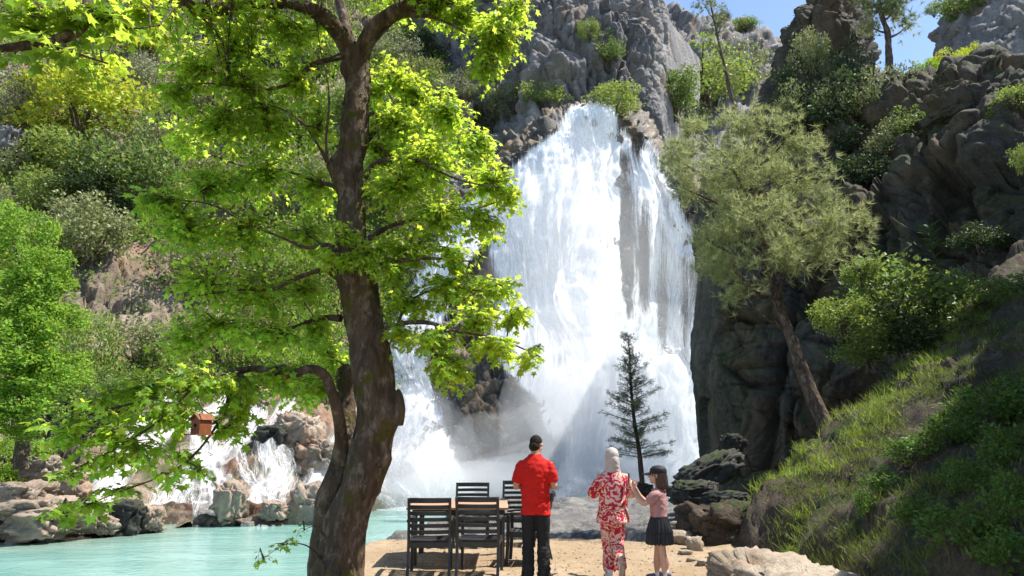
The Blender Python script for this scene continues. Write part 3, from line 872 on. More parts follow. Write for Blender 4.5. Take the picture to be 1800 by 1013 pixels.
tree = empty('plane_tree', tuple(at(612, 1040, 8.1)), label='big plane tree with bright green leaves leaning over the pool beside the chairs', cat='tree')
T0 = np.array(tree.location)
def loc(P): return np.asarray(P) - T0

NODES = []          # points of the branch skeleton new growth can start from
def limb(pts, name=None, mat='plane_bark', sides=10, n=None, wob=0.10, seed=0, mb=None, parent=tree):
    """pts: (px, py, Y, radius in metres)"""
    pts = np.array(pts, float)
    P = at(pts[:, 0], pts[:, 1], pts[:, 2])
    k = n or max(12, len(pts) * 5)
    Q = cr(np.concatenate([P, pts[:, 3:4]], 1), k)
    path, rad = Q[:, :3], np.maximum(Q[:, 3], 0.003)
    NODES.extend([(p, r) for p, r in zip(path, rad)])
    if sides > 6:
        path = path + 0.25 * rad[:, None] * np.stack([perlin(path * 2.0 + s * 17, seed) for s in range(3)], -1)
    V, Fq = tube(path, rad, sides, wob, seed)
    if mb is not None: mb.add(loc(V), Fq); return
    b = MB(); b.add(loc(V), Fq)
    return b.build(name, M[mat], parent, smooth=True)

# trunk: built as one closed skin, with root flare, burl and knots
tp = np.array([(590, 1130, 8.0, .30), (592, 1060, 8.0, .25), (596, 1000, 8.05, .225), (604, 930, 8.1, .205), (634, 850, 8.15, .195), (655, 780, 8.2, .195), (663, 720, 8.2, .195),
               (657, 660, 8.2, .208), (648, 600, 8.2, .198), (637, 540, 8.2, .212), (627, 490, 8.2, .222), (620, 455, 8.2, .225), (617, 420, 8.2, .185), (614, 350, 8.2, .168), (613, 300, 8.2, .172),
               (617, 270, 8.2, .165), (623, 220, 8.2, .160), (625, 150, 8.2, .150), (622, 100, 8.2, .15), (622, 82, 8.2, .12)])
P = at(tp[:, 0], tp[:, 1], tp[:, 2])
Q = cr(np.concatenate([P, tp[:, 3:4]], 1), 150)
V, Fq = tube(Q[:, :3], Q[:, 3], 40)
ctr = np.repeat(Q[:, :3], 40, 0); nr = V - ctr; rr = np.linalg.norm(nr, axis=1); nr /= rr[:, None]
low = np.clip((1.2 - V[:, 2]) / 1.4, 0, 1)
ang = np.arctan2(nr[:, 1], nr[:, 0])
d = 0.05 * fbm(V * np.array([2.2, 2.2, 1.0]), 4, 201) + 0.018 * fbm(V * np.array([9, 9, 4]), 3, 205) + low * 0.03 * np.sin(ang * 4 + V[:, 2] * 2) \
    + 0.012 * np.abs(perlin(V * np.array([16, 16, 5]), 207))
for (bx_, by_, a, s) in [(698, 735, 0.12, 0.13), (706, 700, 0.06, 0.10), (575, 290, 0.12, 0.12), (588, 468, 0.10, 0.13), (650, 470, 0.05, 0.1), (676, 810, 0.035, 0.09), (560, 920, 0.06, 0.15), (606, 120, 0.06, .1)]:
    c = at(bx_, by_, 8.12); d = d + a * np.exp(-(((V - c) / s) ** 2).sum(1))
V = V + nr * d[:, None]
b = MB(); b.add(loc(V), Fq); trunk = b.build('trunk', M['plane_bark'], tree, smooth=True)
NODES.extend([(p, r) for p, r in zip(Q[20:, :3], Q[20:, 3])])
# broken stub on the burl
limb([(694, 745, 8.1, .085), (702, 715, 8.05, .06), (700, 690, 8.05, .032), (701, 684, 8.05, .006)], 'stub', seed=3, wob=0.3)
# sawn second stem behind
limb([(574, 1060, 8.3, .17), (570, 960, 8.3, .155), (577, 890, 8.3, .135), (596, 830, 8.4, .115), (608, 770, 8.6, .115), (609, 710, 8.7, .115), (606, 665, 8.7, .11), (604, 645, 8.7, .085), (604, 641, 8.7, .01)],
     'second_stem', sides=24, n=60, wob=0.22, seed=9)
LIMBS = [
    [(620, 105, 8.2, .12), (606, 75, 8.1, .105), (585, 45, 7.9, .09), (552, 20, 7.7, .085), (505, 4, 7.5, .08), (450, 4, 7.2, .075), (395, 14, 7.0, .075), (345, 14, 6.8, .07), (300, -8, 6.5, .065), (240, -60, 6.0, .06), (185, -70, 5.6, .058), (160, -40, 5.3, .056),
     (156, 5, 5.2, .054), (146, 38, 5.1, .05), (120, 62, 5.0, .046), (98, 70, 5.0, .042), (88, 74, 5.0, .04), (50, 80, 4.9, .034), (0, 86, 4.8, .028), (-70, 92, 4.8, .02)],
    [(632, 105, 8.2, .125), (645, 72, 8.15, .11), (668, 44, 8.1, .10), (700, 20, 8.0, .095), (740, 5, 7.9, .085), (800, -4, 7.8, .065), (860, -15, 7.7, .05), (930, -20, 7.6, .03)],
    [(616, 90, 8.3, .09), (606, 40, 8.5, .07), (590, -20, 8.8, .06), (570, -90, 9.0, .05)],
    [(600, 812, 8.3, .09), (601, 780, 8.2, .068), (597, 735, 8.0, .06), (584, 690, 7.9, .05), (568, 657, 7.8, .046), (540, 649, 7.7, .042), (505, 662, 7.6, .04), (478, 653, 7.5, .036), (440, 648, 7.4, .03), (416, 664, 7.3, .022), (402, 700, 7.2, .018), (390, 735, 7.1, .015), (352, 752, 7.0, .011)],
    [(440, 648, 7.4, .024), (400, 655, 7.2, .02), (340, 680, 7.0, .017), (270, 700, 6.8, .014), (190, 720, 6.6, .011), (110, 742, 6.5, .007)],
    [(390, 735, 7.1, .014), (350, 790, 6.9, .011), (300, 830, 6.8, .009), (210, 865, 6.7, .006), (110, 905, 6.6, .004)],
    [(340, 680, 7.0, .014), (280, 740, 6.8, .011), (200, 790, 6.7, .008), (120, 830, 6.6, .005)],
    [(604, 95, 8.1, .045), (585, 104, 8.0, .034), (552, 112, 7.9, .029), (532, 128, 7.8, .025), (512, 146, 7.7, .022), (484, 155, 7.6, .018), (452, 160, 7.5, .013), (400, 150, 7.4, .008)],
    [(576, 285, 8.0, .03), (574, 240, 7.9, .017), (578, 190, 7.8, .013), (577, 150, 7.8, .01), (566, 100, 7.7, .007), (556, 40, 7.7, .005)],
    [(576, 285, 8.0, .03), (556, 250, 7.9, .014), (530, 215, 7.8, .011), (490, 190, 7.7, .008), (420, 175, 7.6, .005)],
    [(592, 470, 8.1, .05), (560, 476, 8.0, .028), (520, 490, 7.9, .023), (480, 508, 7.7, .018), (420, 510, 7.6, .012), (350, 520, 7.4, .007)],
    [(600, 440, 8.1, .045), (570, 430, 8.0, .024), (540, 436, 7.9, .02), (500, 420, 7.8, .016), (440, 395, 7.6, .012), (370, 360, 7.5, .008), (290, 350, 7.3, .005)],
    [(600, 560, 8.2, .045), (560, 560, 8.3, .025), (500, 580, 8.4, .02), (430, 575, 8.3, .014), (330, 590, 8.2, .007)],
    [(600, 330, 8.2, .04), (560, 320, 8.4, .022), (500, 300, 8.5, .016), (420, 290, 8.5, .011), (320, 250, 8.4, .006)],
    [(640, 312, 8.1, .045), (655, 292, 8.0, .03), (672, 282, 8.0, .026), (700, 280, 7.9, .022), (735, 280, 7.9, .018), (768, 300, 7.8, .014), (820, 320, 7.8, .009), (880, 330, 7.8, .005)],
    [(640, 210, 8.2, .035), (660, 200, 8.2, .016), (668, 250, 8.1, .012), (690, 290, 8.1, .008)],
    [(640, 430, 8.1, .05), (680, 400, 8.2, .026), (740, 385, 8.3, .02), (810, 375, 8.4, .013), (890, 350, 8.4, .006)],
    [(638, 260, 8.2, .05), (670, 220, 8.4, .026), (720, 185, 8.6, .02), (790, 190, 8.8, .013), (850, 250, 8.9, .006)],
    [(655, 470, 8.1, .045), (700, 460, 7.9, .022), (760, 455, 7.8, .015), (830, 460, 7.7, .008)],
    [(662, 600, 8.1, .05), (676, 582, 8.0, .032), (700, 570, 7.9, .027), (735, 566, 7.8, .024), (765, 570, 7.7, .021), (800, 582, 7.7, .017), (850, 590, 7.6, .013), (900, 605, 7.6, .009), (950, 628, 7.5, .005)],
    [(765, 570, 7.7, .018), (772, 590, 7.7, .014), (760, 608, 7.7, .009)],
    [(700, 570, 7.9, .02), (720, 530, 8.0, .014), (780, 505, 8.1, .01), (860, 515, 8.1, .006)],
    [(690, 590, 7.9, .012), (682, 620, 7.9, .007), (680, 650, 7.9, .004)],
    [(150, 20, 5.2, .03), (120, 25, 5.0, .012), (70, 30, 4.9, .008), (20, 22, 4.8, .005)],
    [(150, 20, 5.2, .03), (190, 40, 5.2, .012), (230, 50, 5.3, .008), (280, 45, 5.4, .004)],
    [(98, 70, 5.0, .03), (140, 95, 4.9, .01), (190, 112, 4.9, .006)],
    [(340, 680, 7.0, .012), (346, 695, 6.8, .009), (354, 716, 6.55, .007), (366, 726, 6.45, .004)],
    [(700, 25, 8.0, .05), (760, 30, 7.8, .02), (820, 60, 7.6, .014), (870, 110, 7.5, .007)],
    [(570, 990, 8.0, .02), (540, 960, 7.8, .007), (500, 958, 7.6, .004), (460, 985, 7.5, .002)],
    [(575, 950, 8.0, .02), (555, 925, 7.8, .006), (530, 935, 7.7, .003)],
]
for i, l in enumerate(LIMBS):
    limb(l, 'limb', sides=12 if l[0][3] > .08 else 8, seed=30 + i, wob=0.18, n=max(24, len(l) * 6))

CLUMPS = [  # px, py, rx, ry, Y
    (870, 70, 60, 55, 7.5), (905, 25, 45, 30, 7.5), (845, 118, 36, 28, 7.5), (770, 10, 55, 22, 7.8), (690, 2, 50, 20, 8.4), (820, 30, 50, 30, 7.8),
    (690, 130, 40, 34, 8.5), (730, 165, 60, 45, 8.6), (785, 205, 55, 45, 8.7), (830, 262, 50, 48, 8.8), (700, 230, 60, 50, 8.3), (760, 290, 80, 55, 8.2), (860, 320, 50, 42, 8.2), (898, 345, 32, 28, 8.2),
    (700, 330, 60, 50, 7.9), (780, 385, 75, 48, 8.2), (850, 395, 45, 36, 8.3), (720, 440, 65, 38, 8.0), (800, 455, 48, 28, 7.9), (690, 485, 40, 28, 7.9), (650, 160, 25, 40, 8.6), (670, 280, 35, 40, 8.5),
    (720, 535, 45, 34, 8.0), (790, 508, 65, 32, 8.1), (870, 515, 55, 36, 8.1), (905, 555, 36, 32, 7.9), (765, 605, 55, 38, 7.8), (795, 655, 40, 36, 7.7), (870, 612, 50, 30, 7.6), (928, 630, 28, 22, 7.5), (700, 590, 26, 34, 8.0), (840, 560, 50, 26, 7.8),
    (570, 45, 45, 36, 8.0), (490, 55, 75, 42, 7.6), (410, 70, 75, 46, 7.4), (335, 115, 55, 52, 7.3), (300, 170, 42, 46, 7.3), (420, 150, 85, 55, 7.5), (520, 150, 60, 50, 7.9), (560, 215, 36, 56, 8.3), (470, 230, 75, 46, 8.0), (380, 230, 65, 46, 7.8), (320, 245, 45, 36, 7.9),
    (290, 350, 60, 34, 7.4), (380, 325, 75, 52, 7.9), (465, 315, 75, 55, 8.3), (550, 330, 45, 55, 8.5), (330, 410, 75, 46, 7.6), (430, 415, 75, 52, 7.8), (530, 415, 55, 46, 8.3), (262, 372, 36, 24, 7.3),
    (610, 410, 36, 24, 7.6), (630, 455, 40, 30, 7.6), (590, 455, 30, 26, 7.6),
    (365, 500, 65, 44, 7.6), (455, 515, 75, 46, 7.9), (545, 505, 46, 46, 8.4), (385, 575, 80, 46, 8.2), (480, 590, 75, 38, 8.3), (560, 580, 36, 46, 8.5), (325, 600, 55, 36, 8.0), (540, 690, 46, 34, 8.4), (480, 665, 55, 36, 7.6), (575, 620, 30, 40, 8.6),
    (430, 690, 55, 34, 7.3), (350, 672, 75, 36, 7.1), (262, 682, 62, 34, 6.9), (180, 705, 55, 30, 6.7), (300, 740, 75, 34, 6.9), (205, 755, 55, 30, 6.7), (135, 772, 42, 22, 6.6), (100, 748, 34, 18, 6.5),
    (255, 800, 52, 26, 6.8), (180, 810, 44, 22, 6.7), (120, 832, 34, 16, 6.6), (325, 800, 30, 22, 6.9), (405, 755, 40, 26, 7.1), (205, 862, 42, 18, 6.7), (145, 888, 40, 20, 6.6), (100, 910, 26, 10, 6.6), (345, 832, 24, 14, 6.9), (300, 850, 22, 10, 6.8), (420, 730, 30, 24, 7.2),
    (40, 40, 55, 42, 4.9), (110, 25, 55, 34, 4.9), (195, 40, 50, 40, 5.2), (240, 20, 50, 34, 5.5), (125, 98, 50, 18, 4.9), (205, 92, 40, 16, 5.0), (300, 40, 34, 34, 6.2), (20, 105, 30, 14, 4.9), (350, 25, 50, 26, 6.8), (440, 30, 50, 22, 7.2), (60, 5, 60, 24, 4.9), (165, 20, 60, 30, 5.6),
    (640, -60, 80, 40, 7.3), (740, -60, 80, 40, 7.4), (690, -140, 90, 50, 7.4), (800, -120, 80, 45, 7.5), (600, -140, 80, 50, 7.2), (740, -210, 90, 50, 7.4), (850, -190, 80, 50, 7.5),  # this row and the next: unseen crown added to shade lower leaves
    (420, -50, 75, 34, 6.6), (520, -60, 75, 40, 6.6), (470, -130, 80, 45, 6.3), (580, -150, 80, 50, 6.5), (360, -80, 70, 40, 6.4),
    (505, 958, 26, 10, 7.6), (465, 983, 22, 6, 7.5), (535, 930, 18, 12, 7.7),
]
half = np.array([(0.0, 0.0), (.20, -.06), (.47, .02), (.29, .21), (.60, .50), (.235, .50), (.10, .66)])
out_ = np.concatenate([half, [(0, 1.02)], half[1:][::-1] * np.array([-1, 1])])
LV = np.concatenate([[(0, .28, .05)], np.c_[out_, -0.16 * (np.abs(out_[:, 0]) ** 1.5 + np.maximum(0, out_[:, 1] - .4) ** 1.5)]])
LF = np.array([(0, 1 + i, 1 + (i + 1) % len(out_)) for i in range(len(out_))])

NP = np.array([p for p, r in NODES]); NR = np.array([r for p, r in NODES])
r = np.random.default_rng(77)
tw = MB(); lp, ld, lu, ls = [], [], [], []
def hub_path(c, maxr=0.05):
    ok = NR < maxr
    dd = np.linalg.norm(NP[ok] - c, axis=1)
    return NP[ok][dd.argmin()]
for (px, py, rx, ry, Y) in CLUMPS:
    s = Y / F * 1.02
    c = at(px, py, Y)
    b0 = hub_path(c, 0.05 if Y > 5.6 else 0.06)
    mid = (b0 + c) / 2 + r.normal(size=3) * 0.06 + np.array([0, 0, 0.05])
    path = cr(np.array([b0, mid, c]), 9)
    V, Fq = tube(path, np.linspace(0.009, 0.004, 9), 5); tw.add(loc(V), Fq)
    area = rx * ry * s * s
    nsp = max(2, int(area * (960 if px > 640 and Y > 7 else 720)))
    ext = np.array([rx * s, min(0.75, 0.35 + 0.5 * rx * s), ry * s])
    for k in range(nsp):
        v = r.normal(size=3); v /= np.linalg.norm(v)
        tgt = c + v * ext * r.random() ** 0.45
        st = path[r.integers(3, 9)]
        dvec = tgt - st; L = np.linalg.norm(dvec)
        if L < 0.08: continue
        m_ = st + dvec * 0.55 + np.array([0, 0, 0.10 * L])
        p5 = cr(np.array([st, m_, tgt + np.array([0, 0, -0.06 * L])]), 7)
        V, Fq = tube(p5, np.linspace(0.0042, 0.0016, 7), 3); tw.add(loc(V), Fq)
        nl = int(5 + r.integers(0, 5))
        ts = 1 - (np.linspace(0, 1, nl) ** 1.2) * min(0.9, 0.42 / L)
        tdir = p5[-1] - p5[-3]; tdir /= np.linalg.norm(tdir) + 1e-9
        for q, t in enumerate(ts):
            base = p5[min(6, int(t * 6))] + (p5[min(6, int(t * 6) + 1)] - p5[min(6, int(t * 6))]) * (t * 6 - int(t * 6))
            sd = np.cross(tdir, (0, 0, 1.0)); sd /= np.linalg.norm(sd) + 1e-9
            sg = 1 if q % 2 else -1
            dr = tdir * (0.8 if q else 1.2) + sd * sg * (0.9 if q else 0.1) + r.normal(size=3) * 0.35 + np.array([0, 0, -0.30])
            dr /= np.linalg.norm(dr)
            lp.append(base + dr * 0.035); ld.append(dr)
            lu.append(np.array([0, 0, 1.0]) + r.normal(size=3) * 0.42)
            ls.append((0.034 + 0.06 * r.random()) * (1.25 if Y < 5.7 else 1.12 if py > 640 else 1) * (0.62 if py > 915 else 1))
lp, ld, lu, ls = map(np.array, (lp, ld, lu, ls))
print('plane leaves', len(lp))
tw.build('twigs', M['twig'], tree, smooth=True)['kind'] = 'stuff'
Ml = rot_to(ld, lu)
px_, py_ = pix(lp)
vis = (px_ > 5) & (px_ < 1795) & (py_ > 5) & (py_ < 1005)
score = np.where(vis, ls / lp[:, 1], 0)
near = np.argsort(-score)[:300]
rest = np.ones(len(lp), bool); rest[near] = False
mb = MB()
ri = np.nonzero(rest)[0]
for v_, (fold, droop, wide) in enumerate([(0, 1, 1), (.35, 1.8, .85), (-.12, -.6, 1.0), (.2, 3.0, .9)]):
    TV = LV * np.array([wide, 1, droop]); TV[:, 2] += fold * np.abs(LV[:, 0])
    k_ = ri[v_::4]; scatter(mb, TV, LF, loc(lp[k_]), Ml[k_], ls[k_])
leaves = mb.build('foliage', M['plane_leaf'], tree); leaves['kind'] = 'stuff'
lb = MB(); lb.add(LV, LF); leaf_me = lb.mesh('leaf'); leaf_me.materials.append(M['plane_leaf'])
for i in near:
    o = link('leaf', leaf_me, tree)
    o.matrix_local = Matrix.Translation(Vector(loc(lp[i]))) @ Matrix([list(map(float, row)) for row in Ml[i]]).to_4x4() @ Matrix.Scale(float(ls[i]), 4)
# ================================================================== shrubs and trees of the gorge
def leafm(n, refl, trans, **k): M[n] = leaf_mat(n, refl, trans, **k)
leafm('leaf_olive', (0.23, 0.25, 0.11), (0.28, 0.31, 0.10), var=.3, tfac=.3)
leafm('leaf_grey', (0.27, 0.28, 0.165), (0.28, 0.30, 0.14), var=.3, tfac=.25)
leafm('leaf_green', (0.13, 0.19, 0.05), (0.23, 0.32, 0.06), var=.35, tfac=.35)
leafm('leaf_mid', (0.19, 0.26, 0.06), (0.34, 0.43, 0.07), var=.3, tfac=.35)
leafm('leaf_yellow', (0.40, 0.45, 0.045), (0.56, 0.63, 0.05), var=.3, tfac=.35)
leafm('leaf_lime', (0.16, 0.28, 0.03), (0.34, 0.52, 0.05), var=.3, tfac=.45)
leafm('leaf_dark', (0.045, 0.07, 0.025), (0.07, 0.11, 0.03), var=.35, tfac=.3)
leafm('leaf_pine', (0.29, 0.33, 0.15), (0.42, 0.46, 0.18), var=.3, tfac=.45, tip=(0.40, 0.41, 0.19))
leafm('leaf_fir', (0.062, 0.092, 0.052), (0.09, 0.13, 0.05), var=.35, tfac=.3)
M['bark_brown'] = bark_mat('brown_bark', (0.13, 0.095, 0.07), (0.05, 0.038, 0.03), (0.22, 0.17, 0.13), 9, 0.9)

DIA = np.array([(0, 0, 0), (.34, .45, .10), (0, 1, -.04), (-.34, .45, .10)]); DIAF = np.array([(0, 1, 2, 3)])
NEE = np.array([(-.045, 0, 0), (.045, 0, 0), (0, 1, 0)]); NEEF = np.array([(0, 1, 2)])

def crown_mesh(name, mat, seed, ncl, per, leaf, shape=(1, 1, .8), rcl=.36, tmpl=(DIA, DIAF), flat=0.0, low=-0.9):
    """crown of radius 1 round the origin: leaf faces gathered in clumps with gaps between them"""
    r = np.random.default_rng(seed); b = MB()
    for k in range(ncl):
        while True:
            v = r.normal(size=3); v /= np.linalg.norm(v)
            if v[2] > low: break
        c = v * (0.35 + 0.68 * r.random() ** .8) * np.array(shape)
        rc = rcl * (0.6 + 0.7 * r.random())
        n = int(per * (rc / rcl) ** 2)
        q = unit(n, r); rad = r.random(n) ** 0.4
        P = c + q * rad[:, None] * rc * np.array([1, 1, .78 - flat])
        d = q * 0.7 + unit(n, r) * 0.8 + np.array([0, 0, .25])
        scatter(b, tmpl[0], tmpl[1], P, rot_to(d, q + unit(n, r) * 0.7 + np.array([0, 0, .6])), leaf * (0.6 + 0.8 * r.random(n)))
    me = b.mesh(name); me.materials.append(M[mat]); return me

def trunk_mesh(name, seed, h=1.0, rad=.05, forks=5, spread=.6, mat='bark_brown'):
    r = np.random.default_rng(seed); b = MB()
    p0 = np.array([0, 0, -h]); 
    for k in range(forks):
        a = r.random() * 6.28
        end = np.array([math.cos(a) * spread * (0.5 + r.random() * .6), math.sin(a) * spread * (0.5 + r.random() * .6), 0.1 + 0.45 * r.random()])
        mid = p0 * 0.5 + end * 0.25 + r.normal(size=3) * .07
        V, Fq = tube(cr(np.array([p0 + r.normal(size=3) * [.06, .06, 0], mid, end]), 9), np.linspace(rad, rad * .2, 9), 6)
        b.add(V, Fq)
    me = b.mesh(name, True); me.materials.append(M[mat]); return me

KIND = {}
for i, (k, mat, ncl, per, leaf, shape, rcl) in enumerate([
    ('olive', 'leaf_olive', 46, 75, .085, (1, 1, .85), .30), ('grey', 'leaf_grey', 50, 80, .075, (1, 1, .9), .28), ('green', 'leaf_green', 44, 75, .095, (1, 1, .85), .32),
    ('mid', 'leaf_mid', 46, 75, .09, (1, 1, .85), .30), ('yellow', 'leaf_yellow', 56, 80, .085, (1, 1, .8), .25), ('lime', 'leaf_lime', 56, 75, .10, (1, 1, .95), .27), ('dark', 'leaf_dark', 40, 70, .10, (1, 1, .85), .33)]):
    KIND[k] = [(crown_mesh('crown', mat, 100 + i * 10 + j, ncl, per, leaf, shape, rcl), trunk_mesh('trunk', 100 + i * 10 + j)) for j in range(3)]

vr = np.random.default_rng(5)
def shrub(px, py, rx, ry, kind, label, name='shrub', on=('hillside',), group=None, cat=None, Y=None, base=0.7):
    """crown centre at pixel (px,py), half extents rx, ry pixels, rooted on the terrain below it"""
    if Y is None:
        h = hit(px, py + ry * base, on)
        if h is None: print('no ground for', label); return None
        Y = h[0][1]
    s = Y / F * 1.12
    c = at(px, py, Y - 0.15 * rx * s)
    root = empty(name, tuple(c - np.array([0, 0, ry * s])), 0, label, cat or name.replace('_', ' '), group)
    cm, tm = KIND[kind][vr.integers(0, 3)]
    a = vr.random() * 6.28
    sc = (rx * s, rx * s, ry * s / .85)
    for nm, me in (('crown', cm), ('trunk', tm)):
        o = link(nm, me, root); o.location = (0, 0, ry * s); o.rotation_euler = (0, 0, a); o.scale = sc
    return root

HL = ('hillside', 'mountain')
G1 = 'shrubs on the sunny hillside'
for a in [
    (35, 175, 66, 52, 'grey', 'pale grey-green shrub at the edge of the photo beside the yellow bush'),
    (150, 195, 108, 74, 'yellow', 'large yellow-green bush high on the sunny hillside'),
    (70, 260, 40, 34, 'dark', 'dark little shrub tucked under the yellow bush'),
    (265, 150, 48, 46, 'grey', 'ash-grey shrub just above and behind the yellow bush'),
    (205, 118, 46, 30, 'olive', 'olive shrub above the yellow bush, below the leafy overhead branch'),
    (150, 118, 46, 26, 'green', 'small dark green shrub directly above the yellow bush'),
    (262, 70, 46, 26, 'yellow', 'small yellowish shrub near the top of the hillside'),
    (190, 66, 40, 26, 'grey', 'small grey shrub by the bare pink rock near the hilltop'),
    (118, 278, 66, 40, 'mid', 'fresh green shrub below the yellow bush'),
    (220, 290, 84, 70, 'green', 'big rounded dark green shrub in the middle of the hillside'),
    (298, 265, 60, 62, 'olive', 'olive brown shrub behind the plane tree leaves, right of the rounded green one'),
    (300, 195, 40, 36, 'mid', 'green shrub between the yellow bush and the plane tree leaves'),
    (140, 330, 60, 30, 'dark', 'dark shrub in the shaded hollow of the hillside'),
    (250, 365, 56, 30, 'dark', 'dark shrub at the foot of the rounded green shrub'),
    (150, 415, 72, 62, 'olive', 'silvery olive shrub above the bare reddish rock'),
    (75, 345, 50, 42, 'mid', 'light green shrub on the slope above the lime green tree'),
    (10, 290, 40, 40, 'olive', 'olive shrub cut by the photo edge, below the grey boulder face'),
    (95, 440, 40, 40, 'mid', 'green shrub wedged between the lime tree and the olive shrub'),
    (160, 630, 52, 66, 'mid', 'soft green shrub below the reddish rock, next to the lime tree'),
    (240, 612, 54, 40, 'olive', 'low olive shrub at the foot of the bare reddish rock'),
    (300, 640, 50, 40, 'mid', 'green shrub above the cascades behind the hanging branch'),
    (210, 700, 56, 34, 'green', 'dark green shrub at the head of the cascades'),
    (120, 730, 60, 40, 'dark', 'dark shrub in the shade above the bank ledge'),
    (28, 815, 52, 36, 'lime', 'bright lime bush low on the bank by the water'),
    (390, 620, 56, 50, 'mid', 'green shrub behind the plane tree, right above the cascades'),
    (480, 640, 50, 46, 'mid', 'leafy shrub growing on the rocks between the cascades'),
    (560, 650, 44, 44, 'lime', 'bright shrub seen between the twin stems of the plane tree'),
    (350, 470, 70, 50, 'olive', 'olive shrub showing through the gaps of the plane tree, lower slope'),
    (430, 360, 70, 60, 'green', 'green shrub showing through the middle of the plane tree'),
    (380, 180, 66, 54, 'olive', 'olive shrub showing through the upper left of the plane tree'),
    (480, 210, 60, 54, 'green', 'dark green shrub showing through the top of the plane tree'),
    (500, 470, 60, 50, 'mid', 'green shrub directly behind the plane trunk'),
    (420, 80, 60, 40, 'dark', 'dark shrub under the shadowed rock at the hilltop'),
    (540, 330, 50, 50, 'olive', 'olive shrub behind the plane trunk at mid height'),
    (560, 90, 50, 40, 'green', 'green shrub behind the fork of the plane tree'),
    (690, 95, 46, 40, 'grey', 'grey-green shrub right of the plane tree fork'),
    (745, 90, 40, 30, 'dark', 'dark shrub against the cliff right of the plane tree fork'),
    (730, 140, 50, 28, 'olive', 'pale olive shrub on the ledge below the shaded cliff'),
    (640, 190, 50, 50, 'green', 'green shrub behind the upper plane trunk'),
    (670, 320, 60, 60, 'mid', 'green shrub behind the plane tree beside the falls'),
    (800, 160, 44, 28, 'grey', 'grey shrub left of the cliff foot'),
    (860, 200, 36, 34, 'olive', 'olive shrub above the brown rock left of the waterfall crest'),
]:
    shrub(*a, on=HL, group=G1)

# bushes round the crest of the falls and on the cliff above
for a in [
    (905, 178, 44, 28, 'olive', 'olive bush on the ledge left of the waterfall crest'),
    (958, 170, 40, 22, 'mid', 'yellow-green bush on the ledge just left of the waterfall crest'),
    (1078, 176, 48, 26, 'mid', 'light green bush right above the waterfall crest'),
    (1066, 92, 32, 30, 'green', 'single dark bush clinging to the grey cliff above the falls'),
    (1036, 55, 20, 20, 'mid', 'tiny bush high on the grey cliff'),
    (1185, 165, 48, 44, 'green', 'dark bush right of the waterfall crest'),
    (1240, 135, 78, 56, 'mid', 'broad green bush below the far ridge'),
    (1300, 130, 50, 50, 'olive', 'olive bush between the far ridge and the rock pillar'),
    (1205, 205, 46, 30, 'dark', 'dark shaded bush below the broad green one'),
    (1310, 45, 26, 9, 'green', 'low bush on the skyline of the far ridge'),
    (1272, 28, 12, 10, 'dark', 'small dark tree on the skyline of the far ridge'),
]:
    shrub(*a, on=('mountain', 'far_ridge', 'waterfall_rock', 'cliff'), group='bushes above the falls')

# bushes on the dark cliff and the pillar
for a in [
    (1425, 105, 34, 50, 'olive', 'tall olive bush covering the front of the rock pillar', 31),
    (1395, 150, 34, 40, 'dark', 'dark bush on the shoulder of the rock pillar', 30.8),
    (1465, 190, 66, 58, 'dark', 'dark green bush at the foot of the rock pillar', 29.5),
    (1545, 200, 60, 66, 'olive', 'wide olive-green bush on the cliff below the skyline pine', 29),
    (1590, 165, 44, 46, 'olive', 'olive bush right of the skyline pine', 29),
    (1625, 130, 22, 20, 'lime', 'small lime bush on the cliff edge below the sky', 29.5),
    (1500, 255, 46, 34, 'dark', 'dark bush hanging down the shaded cliff', 28.5),
    (1570, 260, 44, 36, 'olive', 'grey-olive bush trailing over the cliff brow', 27),
    (1668, 112, 38, 20, 'yellow', 'pale yellow-green bush on the cliff top by the sky gap', 30),
    (1712, 98, 26, 18, 'yellow', 'small pale yellow bush at the foot of the bluish cliff', 30.5),
    (1690, 8, 46, 26, 'green', 'green bush on the edge of the bluish cliff at the sky', 55),
    (1640, 18, 14, 12, 'olive', 'wispy bush against the sky left of the bluish cliff', 57),
    (1500, 130, 40, 56, 'dark', 'dark tall bush between the rock pillar and the skyline pine', 30.5),
    (1420, 200, 54, 50, 'olive', 'olive bush at the foot of the rock pillar on the falls side', 30),
    (1372, 215, 30, 34, 'dark', 'dark bush at the left foot of the rock pillar', 30.8),
    (1520, 310, 50, 34, 'dark', 'bush hanging from the middle of the shaded cliff', 26.8),
    (1610, 225, 46, 34, 'green', 'green bush beside the big brown boulder', 26.6),
    (1590, 330, 30, 22, 'olive', 'tiny bush on the bare face of the shaded cliff', 25),
    (1720, 420, 46, 22, 'dark', 'dark bush in a crack low on the shaded cliff', 20.6),
    (1785, 180, 40, 28, 'mid', 'sunlit green bush on the cliff at the photo edge', 22.5),
    (1755, 200, 22, 16, 'lime', 'small bright bush beside the brown boulder on the cliff', 22.7),
    (1798, 280, 22, 22, 'mid', 'little bush half cut by the photo edge on the dark cliff', 19.5),
]:
    shrub(*a[:6], Y=a[6], group='bushes on the dark cliff')

